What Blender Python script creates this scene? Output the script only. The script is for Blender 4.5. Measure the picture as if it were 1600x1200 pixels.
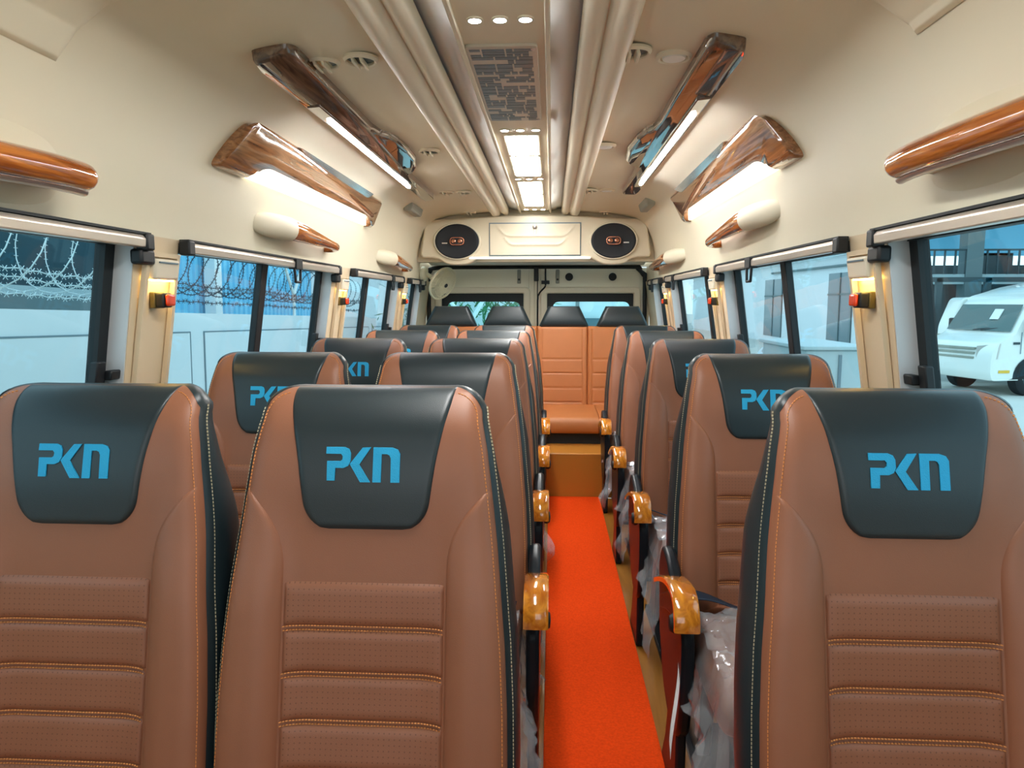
import bpy, bmesh, math, random
from mathutils import Vector, Matrix, noise
random.seed(7)
PI = math.pi
scene = bpy.context.scene
for o in list(bpy.data.objects): bpy.data.objects.remove(o)
COL = scene.collection

# ---------------------------------------------------------------- camera
cam_d = bpy.data.cameras.new('camera'); cam = bpy.data.objects.new('camera', cam_d); COL.objects.link(cam)
cam_d.sensor_fit = 'HORIZONTAL'; cam_d.sensor_width = 36.0; cam_d.lens = 36.0 * 1100 / 1600
cam_d.clip_start = 0.05; cam_d.clip_end = 300
PITCH = math.atan(128 / 1100); YAW = math.atan(62 / 1100 * math.cos(PITCH))
cam.location = (0, 0, 1.27)
cam.rotation_euler = (PI / 2 - PITCH, 0, YAW)
scene.camera = cam

# ---------------------------------------------------------------- world, exposure
w = bpy.data.worlds.new('world'); scene.world = w; w.use_nodes = True
nt = w.node_tree; bg = nt.nodes['Background']
tc = nt.nodes.new('ShaderNodeTexCoord'); sep = nt.nodes.new('ShaderNodeSeparateXYZ')
rmp = nt.nodes.new('ShaderNodeValToRGB')
nt.links.new(tc.outputs['Generated'], sep.inputs[0]); nt.links.new(sep.outputs['Z'], rmp.inputs[0])
e = rmp.color_ramp.elements
e[0].position = 0.0; e[0].color = (0.93, 0.98, 1.0, 1); e[1].position = 0.8; e[1].color = (0.74, 0.90, 1.0, 1)
nt.links.new(rmp.outputs[0], bg.inputs[0]); bg.inputs[1].default_value = 1.1
vs = scene.view_settings
scene.display_settings.display_device = 'sRGB'
vs.view_transform = 'Standard'; vs.look = 'None'; vs.gamma = 1.0; vs.use_curve_mapping = False; vs.exposure = 0.95
try:
    scene.cycles.transparent_max_bounces = 16; scene.cycles.max_bounces = 10
    scene.cycles.use_denoising = True; scene.cycles.caustics_reflective = False; scene.cycles.caustics_refractive = False
except Exception: pass

# ---------------------------------------------------------------- materials
def srgb(r, g, b):
    f = lambda c: (c / 255 / 12.92) if c / 255 <= 0.04045 else ((c / 255 + 0.055) / 1.055) ** 2.4
    return (f(r), f(g), f(b), 1)
def base_mat(name):
    m = bpy.data.materials.new(name); m.use_nodes = True
    return m, m.node_tree, m.node_tree.nodes['Principled BSDF']
def mat(name, c, rough=0.5, metal=0.0, bump=None, coat=0.0, spec=0.5, var=0.0, vscale=4.0):
    m, t, b = base_mat(name)
    b.inputs['Base Color'].default_value = c; b.inputs['Roughness'].default_value = rough
    b.inputs['Metallic'].default_value = metal; b.inputs['Coat Weight'].default_value = coat
    b.inputs['Coat Roughness'].default_value = 0.05; b.inputs['Specular IOR Level'].default_value = spec
    co = t.nodes.new('ShaderNodeTexCoord')
    if var:
        n = t.nodes.new('ShaderNodeTexNoise'); n.inputs['Scale'].default_value = vscale; n.inputs['Detail'].default_value = 3
        r = t.nodes.new('ShaderNodeMix'); r.data_type = 'RGBA'
        r.inputs[6].default_value = tuple(x * (1 - var) for x in c[:3]) + (1,); r.inputs[7].default_value = tuple(min(1, x * (1 + var)) for x in c[:3]) + (1,)
        t.links.new(co.outputs['Object'], n.inputs['Vector']); t.links.new(n.outputs[0], r.inputs[0]); t.links.new(r.outputs[2], b.inputs['Base Color'])
    if bump:
        sc, st = bump
        n = t.nodes.new('ShaderNodeTexNoise'); n.inputs['Scale'].default_value = sc; n.inputs['Detail'].default_value = 2
        bp = t.nodes.new('ShaderNodeBump'); bp.inputs['Strength'].default_value = st; bp.inputs['Distance'].default_value = 0.002
        t.links.new(co.outputs['Object'], n.inputs['Vector']); t.links.new(n.outputs[0], bp.inputs['Height']); t.links.new(bp.outputs[0], b.inputs['Normal'])
    return m
def emit(name, c, s):
    m, t, b = base_mat(name)
    b.inputs['Base Color'].default_value = (0.8, 0.8, 0.8, 1)
    b.inputs['Emission Color'].default_value = c; b.inputs['Emission Strength'].default_value = s
    return m
def leather(name, c, dots=False, rough=.46):
    m, t, b = base_mat(name)
    b.inputs['Roughness'].default_value = rough; b.inputs['Specular IOR Level'].default_value = 0.5
    co = t.nodes.new('ShaderNodeTexCoord')
    n = t.nodes.new('ShaderNodeTexVoronoi'); n.inputs['Scale'].default_value = 700
    n2 = t.nodes.new('ShaderNodeTexNoise'); n2.inputs['Scale'].default_value = 9; n2.inputs['Detail'].default_value = 3
    mx = t.nodes.new('ShaderNodeMix'); mx.data_type = 'RGBA'
    mx.inputs[6].default_value = tuple(x * 0.9 for x in c[:3]) + (1,); mx.inputs[7].default_value = tuple(x * 1.08 for x in c[:3]) + (1,)
    bp = t.nodes.new('ShaderNodeBump'); bp.inputs['Strength'].default_value = 0.12; bp.inputs['Distance'].default_value = 0.001
    for k in (n, n2): t.links.new(co.outputs['Object'], k.inputs['Vector'])
    t.links.new(n2.outputs[0], mx.inputs[0]); t.links.new(n.outputs['Distance'], bp.inputs['Height'])
    last = mx.outputs[2]
    if dots:
        # perforation: small staggered holes punched in the hide
        mp = t.nodes.new('ShaderNodeMapping'); mp.inputs['Scale'].default_value = (115, 0, 115); mp.inputs['Rotation'].default_value = (0, 0, 0)
        fr = t.nodes.new('ShaderNodeVectorMath'); fr.operation = 'FRACTION'
        sb = t.nodes.new('ShaderNodeVectorMath'); sb.operation = 'SUBTRACT'; sb.inputs[1].default_value = (0.5, 0, 0.5)
        ln = t.nodes.new('ShaderNodeVectorMath'); ln.operation = 'LENGTH'
        lt = t.nodes.new('ShaderNodeMath'); lt.operation = 'LESS_THAN'; lt.inputs[1].default_value = 0.13
        dk = t.nodes.new('ShaderNodeMix'); dk.data_type = 'RGBA'; dk.inputs[7].default_value = tuple(x * 0.6 for x in c[:3]) + (1,)
        t.links.new(co.outputs['Object'], mp.inputs[0]); t.links.new(mp.outputs[0], fr.inputs[0]); t.links.new(fr.outputs[0], sb.inputs[0])
        t.links.new(sb.outputs[0], ln.inputs[0]); t.links.new(ln.outputs['Value'], lt.inputs[0]); t.links.new(lt.outputs[0], dk.inputs[0])
        t.links.new(last, dk.inputs[6]); last = dk.outputs[2]
    t.links.new(last, b.inputs['Base Color']); t.links.new(bp.outputs[0], b.inputs['Normal'])
    return m
def wood(name, c1, c2, sc=(30, 3, 30), rough=0.12):
    m, t, b = base_mat(name)
    b.inputs['Roughness'].default_value = rough; b.inputs['Coat Weight'].default_value = 1.0; b.inputs['Coat Roughness'].default_value = 0.03
    co = t.nodes.new('ShaderNodeTexCoord'); mp = t.nodes.new('ShaderNodeMapping'); mp.inputs['Scale'].default_value = sc
    n = t.nodes.new('ShaderNodeTexNoise'); n.inputs['Scale'].default_value = 1.0; n.inputs['Detail'].default_value = 4; n.inputs['Distortion'].default_value = 1.2
    r = t.nodes.new('ShaderNodeValToRGB'); r.color_ramp.elements[0].position = 0.35; r.color_ramp.elements[1].position = 0.65
    r.color_ramp.elements[0].color = c1; r.color_ramp.elements[1].color = c2
    t.links.new(co.outputs['Object'], mp.inputs[0]); t.links.new(mp.outputs[0], n.inputs['Vector']); t.links.new(n.outputs[0], r.inputs[0]); t.links.new(r.outputs[0], b.inputs['Base Color'])
    return m
def glassy(name, tint, gloss=0.06, rough=0.0):
    m = bpy.data.materials.new(name); m.use_nodes = True; t = m.node_tree; t.nodes.clear()
    o = t.nodes.new('ShaderNodeOutputMaterial'); a = t.nodes.new('ShaderNodeBsdfTransparent'); a.inputs[0].default_value = tint
    g = t.nodes.new('ShaderNodeBsdfGlossy'); g.inputs['Roughness'].default_value = rough
    f = t.nodes.new('ShaderNodeLayerWeight'); f.inputs[0].default_value = 0.5
    pw = t.nodes.new('ShaderNodeMath'); pw.operation = 'POWER'; pw.inputs[1].default_value = 5.0
    mu = t.nodes.new('ShaderNodeMath'); mu.operation = 'MULTIPLY_ADD'; mu.inputs[1].default_value = 0.7; mu.inputs[2].default_value = gloss * .5
    t.links.new(f.outputs['Facing'], pw.inputs[0])
    x = t.nodes.new('ShaderNodeMixShader')
    t.links.new(pw.outputs[0], mu.inputs[0]); t.links.new(mu.outputs[0], x.inputs[0]); t.links.new(a.outputs[0], x.inputs[1]); t.links.new(g.outputs[0], x.inputs[2]); t.links.new(x.outputs[0], o.inputs[0])
    return m
def film(name):
    m = bpy.data.materials.new(name); m.use_nodes = True; t = m.node_tree; t.nodes.clear()
    o = t.nodes.new('ShaderNodeOutputMaterial'); a = t.nodes.new('ShaderNodeBsdfTransparent'); a.inputs[0].default_value = (0.93, 0.95, 0.97, 1)
    b = t.nodes.new('ShaderNodeBsdfPrincipled'); b.inputs['Base Color'].default_value = (0.78, 0.82, 0.88, 1); b.inputs['Roughness'].default_value = 0.10; b.inputs['Specular IOR Level'].default_value = 1.0; b.inputs['Coat Weight'].default_value = 1.0
    co = t.nodes.new('ShaderNodeTexCoord'); n = t.nodes.new('ShaderNodeTexNoise'); n.noise_type = 'RIDGED_MULTIFRACTAL'; n.inputs['Scale'].default_value = 9; n.inputs['Detail'].default_value = 3; n.inputs['Distortion'].default_value = .8
    bp = t.nodes.new('ShaderNodeBump'); bp.inputs['Strength'].default_value = 1.0; bp.inputs['Distance'].default_value = 0.012
    x = t.nodes.new('ShaderNodeMixShader'); x.inputs[0].default_value = 0.30
    t.links.new(co.outputs['Object'], n.inputs['Vector']); t.links.new(n.outputs[0], bp.inputs['Height']); t.links.new(bp.outputs[0], b.inputs['Normal'])
    t.links.new(a.outputs[0], x.inputs[1]); t.links.new(b.outputs[0], x.inputs[2]); t.links.new(x.outputs[0], o.inputs[0])
    return m

M = {}
M['cream'] = mat('cream_trim', srgb(226, 215, 190), 0.5, bump=(900, 0.05))
M['headliner'] = mat('headliner', srgb(232, 223, 197), 0.5, bump=(900, 0.05))
M['cream2'] = mat('cream_moulding', srgb(234, 225, 202), 0.5)
M['duct'] = mat('duct_grey', srgb(238, 238, 232), 0.55)
M['pillar'] = mat('pillar_cream', srgb(228, 208, 176), 0.42)
M['reveal'] = mat('window_reveal_white', srgb(214, 216, 218), 0.55)
M['door'] = mat('door_cream', srgb(236, 231, 208), 0.4)
M['brown'] = leather('brown_leather', srgb(152, 98, 72))
M['brown_perf'] = leather('brown_leather_perforated', srgb(149, 96, 71), True)
M['tan'] = leather('tan_leather', srgb(192, 118, 66))
M['black'] = leather('black_leather', srgb(34, 47, 52), rough=.36)
M['stitch_o'] = mat('orange_thread', srgb(226, 150, 84), 0.7)
M['stitch_w'] = mat('pale_thread', srgb(190, 180, 150), 0.7)
M['blue'] = mat('blue_embroidery', srgb(30, 170, 222), 0.55, bump=(500, 0.4))
M['blackp'] = mat('black_gloss_plastic', srgb(26, 32, 38), 0.34, spec=.2)
M['blackm'] = mat('black_matt_plastic', srgb(24, 28, 32), 0.5)
M['rubber'] = mat('black_rubber', srgb(18, 26, 30), 0.6)
M['navy'] = mat('navy_webbing', srgb(26, 44, 66), 0.7, bump=(400, 0.3))
M['wood'] = wood('orange_wood_lacquer', srgb(184, 100, 24), srgb(236, 154, 46))
M['wood2'] = wood('walnut_lacquer', srgb(122, 78, 46), srgb(178, 122, 78), (40, 3, 60), 0.08)
M['wood3'] = wood('teak_lacquer', srgb(150, 76, 26), srgb(206, 122, 48), (60, 4, 60), 0.1)
M['wood4'] = wood('dark_walnut_lacquer', srgb(78, 58, 48), srgb(122, 94, 74), (40, 3, 60), 0.03)
M['carpet'] = mat('orange_carpet', srgb(255, 70, 14), 0.95, bump=(260, 1.0), spec=0.1, var=0.38, vscale=140)
M['floorm'] = wood('floor_vinyl', srgb(150, 98, 36), srgb(172, 116, 48), (20, 2, 20), 0.3)
M['ochre'] = mat('ochre_vinyl', srgb(190, 124, 48), 0.35)
M['chrome'] = mat('brushed_aluminium', srgb(216, 210, 204), 0.28, 0.85)
M['alu'] = mat('aluminium_rail', srgb(226, 214, 200), 0.3, 0.55)
M['glass'] = glassy('tinted_glass', (0.73, 0.885, 0.925, 1), 0.06)
M['glass_clear'] = glassy('rear_glass', (0.66, 0.92, 0.96, 1), 0.06)
M['film'] = film('clear_plastic_film')
M['led'] = emit('led_panel', (1, 1, 0.97, 1), 22)
M['ledstrip'] = emit('led_strip_cool', (0.92, 0.93, 1, 1), 30)
M['ledwarm'] = emit('led_strip_warm', (1, 0.93, 0.74, 1), 2.3)
M['strip_glow'] = emit('cabinet_strip_glow', (1, .97, .92, 1), .8)  # added glow for the rear cabinet strip, which is no lamp
M['spot'] = emit('spot_led', (0.9, 0.94, 1, 1), 24)
M['niche'] = emit('niche_lamp_amber', (1, 0.66, 0.16, 1), 22)
M['red'] = mat('red_button', srgb(238, 70, 24), 0.25, coat=0.5)
M['olive'] = mat('olive_brown_plastic', srgb(96, 84, 40), 0.35)
M['speaker'] = mat('speaker_mesh', srgb(20, 26, 34), 0.5, bump=(600, 0.8))
M['copper'] = mat('copper_trim', srgb(190, 130, 104), 0.25, 0.8)
M['fanw'] = mat('fan_ivory', srgb(232, 226, 196), 0.35)
M['dark'] = mat('dark_void', srgb(30, 34, 36), 0.8)
M['mirror'] = mat('mirror_acrylic', srgb(196, 200, 196), 0.10, 0.7)
M['plate'] = mat('grille_plate', srgb(206, 200, 184), 0.35, 0.3)
M['slotted'] = mat('slot_grey', srgb(104, 120, 126), 0.3, 0.3)
M['greyp'] = mat('grey_plastic', srgb(150, 152, 140), 0.5)
# outside
M['owall'] = mat('painted_wall', srgb(226, 232, 236), 0.9, var=0.03, vscale=1.5)
M['ogroove'] = mat('wall_groove', srgb(120, 140, 150), 0.9)
M['shed'] = mat('blue_sheet', srgb(120, 200, 232), 0.6)
M['darkshed'] = mat('dark_shed', srgb(16, 60, 72), 0.8, var=0.25, vscale=1.2)  # teal in the base colour imitates glass haze and reflection over a dark shed
M['owhite'] = mat('white_paint', srgb(236, 240, 240), 0.5)
M['wire'] = mat('galvanised_wire', srgb(200, 214, 216), 0.4, 0.3)
M['wiredark'] = mat('dark_wire', srgb(40, 52, 66), 0.6)
M['ground'] = mat('yard_ground', srgb(206, 204, 198), 0.95, var=0.08, vscale=0.6)
M['steel'] = mat('steel_frame', srgb(96, 116, 120), 0.6)
M['steeld'] = mat('dark_steel', srgb(44, 66, 72), 0.6)
M['sheet'] = mat('grey_sheet', srgb(160, 180, 184), 0.6)
M['vanw'] = mat('van_white', srgb(238, 240, 234), 0.25, coat=0.5)
M['vanglass'] = mat('van_windscreen', srgb(60, 92, 92), 0.08, coat=0.5)
M['tyre'] = mat('tyre', srgb(22, 26, 30), 0.8)
M['cloth'] = mat('dust_cloth', srgb(206, 208, 196), 0.9, bump=(8, 0.6))
M['yellow'] = mat('yellow_reflector', srgb(240, 190, 60), 0.5)
M['leaf'] = mat('leaf_green', srgb(66, 130, 84), 0.7, var=0.4, vscale=8)
M['foil'] = mat('silver_foil', srgb(210, 216, 220), 0.15, 0.8)
M['opale'] = mat('pale_cabinet', srgb(190, 204, 208), 0.6)
M['owin'] = mat('dark_window', srgb(88, 112, 122), 0.2)

# ---------------------------------------------------------------- mesh helpers
class MB:
    def __init__(s): s.v = []; s.f = []
    def add(s, vs, fs):
        n = len(s.v); s.v += [tuple(p) for p in vs]; s.f += [tuple(i + n for i in f) for f in fs]; return s
    def box(s, x0, x1, y0, y1, z0, z1):
        return s.hexa([(x0, y0, z0), (x1, y0, z0), (x1, y1, z0), (x0, y1, z0)], [(x0, y0, z1), (x1, y0, z1), (x1, y1, z1), (x0, y1, z1)])
    def hexa(s, a, b):
        return s.add(a + b, [(3, 2, 1, 0), (4, 5, 6, 7), (0, 1, 5, 4), (1, 2, 6, 5), (2, 3, 7, 6), (3, 0, 4, 7)])
    def prism(s, loop, d):
        n = len(loop); d = Vector(d)
        return s.add([tuple(Vector(p)) for p in loop] + [tuple(Vector(p) + d) for p in loop],
                     [tuple(reversed(range(n))), tuple(range(n, 2 * n))] + [(i, (i + 1) % n, n + (i + 1) % n, n + i) for i in range(n)])
    def loft(s, rings, cap=True, close=True):
        n = len(rings[0]); vs = [p for r in rings for p in r]; fs = []
        for k in range(len(rings) - 1):
            for i in range(n if close else n - 1):
                j = (i + 1) % n; fs.append((k * n + i, k * n + j, (k + 1) * n + j, (k + 1) * n + i))
        if cap and close: fs += [tuple(reversed(range(n))), tuple((len(rings) - 1) * n + i for i in range(n))]
        return s.add(vs, fs)
    def tube(s, pts, r, n=8, cap=True, up=(0, 0, 1)):
        pts = [Vector(p) for p in pts]; rings = []
        for i, p in enumerate(pts):
            t = (pts[min(i + 1, len(pts) - 1)] - pts[max(i - 1, 0)]).normalized()
            u = Vector(up)
            if abs(t.dot(u)) > 0.95: u = Vector((1, 0, 0)) if abs(t.x) < 0.9 else Vector((0, 1, 0))
            a = t.cross(u).normalized(); b = a.cross(t)
            rr = r[i] if isinstance(r, (list, tuple)) else r
            ra, rb = rr if isinstance(rr, (list, tuple)) else (rr, rr)
            rings.append([tuple(p + a * math.cos(2 * PI * k / n) * ra + b * math.sin(2 * PI * k / n) * rb) for k in range(n)])
        return s.loft(rings, cap)
    def cyl(s, c, axis, r, h, n=20, r2=None):
        c = Vector(c); ax = Vector(axis).normalized()
        return s.tube([c, c + ax * h], [r, r if r2 is None else r2], n)
    def lathe(s, c, axis, prof, n=24, sx=1.0):
        c = Vector(c); ax = Vector(axis).normalized(); u = Vector((1, 0, 0)) if abs(ax.x) < 0.9 else Vector((0, 0, 1))
        a = (u - ax * u.dot(ax)).normalized(); b = ax.cross(a)
        return s.loft([[tuple(c + ax * h + a * math.cos(2 * PI * k / n) * r * sx + b * math.sin(2 * PI * k / n) * r) for k in range(n)] for r, h in prof])
    def grid(s, fn, nu, nv):
        vs = [fn(i / nu, j / nv) for j in range(nv + 1) for i in range(nu + 1)]
        return s.add(vs, [(j * (nu + 1) + i, j * (nu + 1) + i + 1, (j + 1) * (nu + 1) + i + 1, (j + 1) * (nu + 1) + i) for j in range(nv) for i in range(nu)])
    def build(s, name, m, parent=None, bevel=0, smooth=True, ang=40, seg=2, flip=False):
        me = bpy.data.meshes.new(name); me.from_pydata(s.v, [], s.f); me.validate()
        bm = bmesh.new(); bm.from_mesh(me); bmesh.ops.remove_doubles(bm, verts=bm.verts, dist=1e-6)
        bmesh.ops.recalc_face_normals(bm, faces=bm.faces)
        if flip: bmesh.ops.reverse_faces(bm, faces=bm.faces)
        bm.to_mesh(me); bm.free()
        me.materials.append(m)
        if smooth:
            me.polygons.foreach_set('use_smooth', [True] * len(me.polygons)); me.set_sharp_from_angle(angle=math.radians(ang))
        o = bpy.data.objects.new(name, me); COL.objects.link(o)
        if parent: o.parent = parent
        if bevel:
            b = o.modifiers.new('bevel', 'BEVEL'); b.width = bevel; b.segments = seg; b.limit_method = 'ANGLE'; b.angle_limit = math.radians(40)
        return o
def tag(o, label=None, cat=None, group=None, kind=None):
    if label: o['label'] = label
    if cat: o['category'] = cat
    if group: o['group'] = group
    if kind: o['kind'] = kind
    return o
def thing(name, label, cat, loc=(0, 0, 0), rz=0, group=None):
    o = bpy.data.objects.new(name, None); COL.objects.link(o); o.location = loc; o.rotation_euler = (0, 0, rz); o.empty_display_size = 0.05
    return tag(o, label, cat, group)
def struct(o): o['kind'] = 'structure'; return o
def copy_tree(o, parent=None):
    c = o.copy(); COL.objects.link(c)
    if parent: c.parent = parent
    for ch in list(o.children): copy_tree(ch, c)
    return c
def interp(tab, x):
    if x <= tab[0][0]: return tab[0][1]
    for (a, va), (b, vb) in zip(tab, tab[1:]):
        if x <= b: return va + (vb - va) * (x - a) / (b - a)
    return tab[-1][1]
def smooth(t): t = max(0, min(1, t)); return t * t * (3 - 2 * t)
def spline(pts, k=6):
    out = []
    P = [pts[0]] + list(pts) + [pts[-1]]
    for i in range(1, len(P) - 2):
        p0, p1, p2, p3 = (Vector(q) for q in P[i - 1:i + 3])
        for j in range(k):
            t = j / k
            out.append(0.5 * ((2 * p1) + (p2 - p0) * t + (2 * p0 - 5 * p1 + 4 * p2 - p3) * t * t + (3 * p1 - p0 - 3 * p2 + p3) * t ** 3))
    out.append(Vector(P[-2])); return out
def roundpoly(pts, r, k=5):
    """round the corners of a 2-D polygon; r one radius or a list"""
    n = len(pts); out = []
    for i in range(n):
        p = Vector(pts[i]); a = Vector(pts[i - 1]) - p; b = Vector(pts[(i + 1) % n]) - p
        rr = r[i] if isinstance(r, (list, tuple)) else r
        rr = min(rr, a.length * 0.48, b.length * 0.48)
        if rr < 1e-5: out.append(tuple(p)); continue
        s, e_ = p + a.normalized() * rr, p + b.normalized() * rr
        for j in range(k + 1):
            t = j / k; out.append(tuple(s * (1 - t) ** 2 + p * 2 * t * (1 - t) + e_ * t * t))
    return out

# ---------------------------------------------------------------- the van body
XC = -0.13
YB = 6.2
CP = [(1.445, .932), (1.50, .927), (1.56, .918), (1.66, .903), (1.75, .880), (1.82, .845), (1.875, .79), (1.91, .715), (1.930, .62)]
def hxz(z):
    if z < 0.86: return 0.932 + 0.16 * (1.40 - 0.86)
    if z < 1.40: return 0.932 + 0.16 * (1.40 - z)
    return interp(CP, z)
def PX(side, hx): return XC + side * hx
Y0 = -0.9
CE = 5.62
# floor
struct(MB().box(PX(-1, 1.03), PX(1, 1.03), Y0, 4.5, -0.05, 0.0).build('floor', M['floorm']))
# headliner, one continuous shell with an extruded profile
prof = [Vector((hx, 0, z)) for z, hx in CP] + [Vector((.50, 0, 1.940)), Vector((.40, 0, 1.946)), Vector((.345, 0, 1.950))]
prof = spline(prof, 4)
left = [(PX(-1, p.x), p.z) for p in prof]; right = [(PX(1, p.x), p.z) for p in prof]
duct = [(.335, 1.952), (.335, 2.0), (.205, 2.0), (.20, 1.995), (.122, 1.968), (.116, 1.955)]
full = left + [(PX(-1, a), b) for a, b in duct] + [(PX(1, a), b) for a, b in reversed(duct)] + list(reversed(right))
outer = [(XC + (x - XC) * 1.03, z + .035) for x, z in reversed(full)]
struct(MB().loft([[(x, y, z) for x, z in full + outer] for y in (Y0, CE)], cap=False).build('ceiling', M['headliner'], ang=35))
# twin roll trims each side of the duct
for k, s in enumerate((-1, 1)):
    pr = [(.200, 1.975), (.202, 1.945), (.212, 1.932), (.232, 1.928), (.250, 1.936), (.258, 1.944), (.268, 1.930), (.288, 1.917), (.310, 1.915), (.328, 1.926), (.338, 1.948), (.338, 1.975)]
    pr = [tuple(p)[::2] for p in spline([Vector((a, 0, b)) for a, b in pr], 3)]
    struct(MB().loft([[(PX(s, a), y, b) for a, b in pr] for y in (Y0, CE - 0.02)]).build('trim_%d' % (k + 1), M['cream2'], ang=60))
# inner duct panel edges and grey cheeks
for k, s in enumerate((-1, 1)):
    struct(MB().box(*sorted((PX(s, .108), PX(s, .122))), Y0, CE - .02, 1.942, 1.957).build('trim_%d' % (k + 3), M['cream2'], bevel=.003))
    a = MB().add([(PX(s, .122), Y0, 1.964), (PX(s, .205), Y0, 1.985), (PX(s, .205), CE, 1.985), (PX(s, .122), CE, 1.964)], [(0, 1, 2, 3)])
    o = struct(a.build('trim_%d' % (k + 5), M['duct'])); mm = o.modifiers.new('s', 'SOLIDIFY'); mm.thickness = 0.004

WINS = [(0.05, 1.775), (1.985, 3.42), (3.71, 4.92), (5.19, 5.76)]
ZS, ZT = 0.88, 1.445           # window sill and head
TH = 0.085
for side, nm in ((-1, 'wall_left'), (1, 'wall_right')):
    b = MB()
    def slab(y0, y1, z0, z1, t=TH):
        a = [(PX(side, hxz(z0)), y0, z0), (PX(side, hxz(z0) + t), y0, z0), (PX(side, hxz(z0) + t), y1, z0), (PX(side, hxz(z0)), y1, z0)]
        c_ = [(PX(side, hxz(z1)), y0, z1), (PX(side, hxz(z1) + t), y0, z1), (PX(side, hxz(z1) + t), y1, z1), (PX(side, hxz(z1)), y1, z1)]
        b.hexa(a, c_)
    slab(Y0, YB, 0.0, .86); slab(Y0, YB, .86, ZS)
    ys = [Y0] + [q for w_ in WINS for q in w_] + [YB]
    for k in range(0, len(ys), 2): slab(ys[k], ys[k + 1], ZS, ZT)
    b.box(*sorted((PX(side, .945), PX(side, 1.02))), Y0, YB, ZT, 1.60)
    struct(b.build(nm, M['pillar'], smooth=False))
    # white reveal lining on the far jamb of each window, dark seal, sash frames, mullion, glass
    for k, (y0, y1) in enumerate(WINS):
        n = k + 1 + (0 if side < 0 else 4)
        g = MB()
        zz0, zz1 = ZS, ZT
        def P(o_, y, z): return (PX(side, hxz(z) + o_), y, z)
        g.hexa([P(.062, y0, zz0), P(.066, y0, zz0), P(.066, y1, zz0), P(.062, y1, zz0)], [P(.062, y0, zz1), P(.066, y0, zz1), P(.066, y1, zz1), P(.062, y1, zz1)])
        g = g.build('window_%d' % n, M['glass'], smooth=False); struct(g)
        f = MB()
        fw = .030 if k else .042
        for (a0, a1, b0, b1) in ((y0, y0 + fw, zz0, zz1), (y1 - fw, y1, zz0, zz1), (y0, y1, zz0, zz0 + .03), (y0, y1, zz1 - .03, zz1)):
            f.hexa([P(.050, a0, b0), P(.078, a0, b0), P(.078, a1, b0), P(.050, a1, b0)], [P(.050, a0, b1), P(.078, a0, b1), P(.078, a1, b1), P(.050, a1, b1)])
        f.build('window_frame', M['rubber'], g, bevel=.004)
        my = {1: (2.72 if side < 0 else 2.70), 2: (4.26 if side < 0 else 4.02)}.get(k)
        if my:
            f = MB().hexa([P(.046, my - .028, zz0), P(.074, my - .028, zz0), P(.074, my + .028, zz0), P(.046, my + .028, zz0)], [P(.046, my - .028, zz1), P(.074, my - .028, zz1), P(.074, my + .028, zz1), P(.046, my + .028, zz1)])
            f.build('mullion', M['blackm'], g, bevel=.004)
        r = MB().hexa([P(.001, y1 - .004, zz0), P(.05, y1 - .004, zz0), P(.05, y1 - .001, zz0), P(.001, y1 - .001, zz0)], [P(.001, y1 - .004, zz1), P(.05, y1 - .004, zz1), P(.05, y1 - .001, zz1), P(.001, y1 - .001, zz1)])
        r.build('reveal_lining', M['reveal'], g)
        if k < 3:
            l = MB(); yl = y1 - fw
            l.hexa([P(.028, yl - .035, 1.05), P(.05, yl - .035, 1.05), P(.05, yl, 1.05), P(.028, yl, 1.05)], [P(.028, yl - .035, 1.12), P(.05, yl - .035, 1.12), P(.05, yl, 1.12), P(.028, yl, 1.12)])
            l.hexa([P(.012, yl, 1.07), P(.036, yl, 1.07), P(.036, yl + .05, 1.07), P(.012, yl + .05, 1.07)], [P(.012, yl, 1.095), P(.036, yl, 1.095), P(.036, yl + .05, 1.095), P(.012, yl + .05, 1.095)])
            l.build('window_latch', M['blackm'], g, bevel=.004)

struct(MB().box(PX(-1, 1.10), PX(1, 1.10), Y0 - .08, Y0, 0, .80).box(PX(-1, 1.10), PX(1, 1.10), Y0 - .08, Y0, 1.84, 2.05)
       .box(PX(-1, 1.10), PX(-1, .92), Y0 - .08, Y0, .80, 1.84).box(PX(1, .92), PX(1, 1.10), Y0 - .08, Y0, .80, 1.84).build('wall_front', M['cream'], smooth=False))
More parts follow.
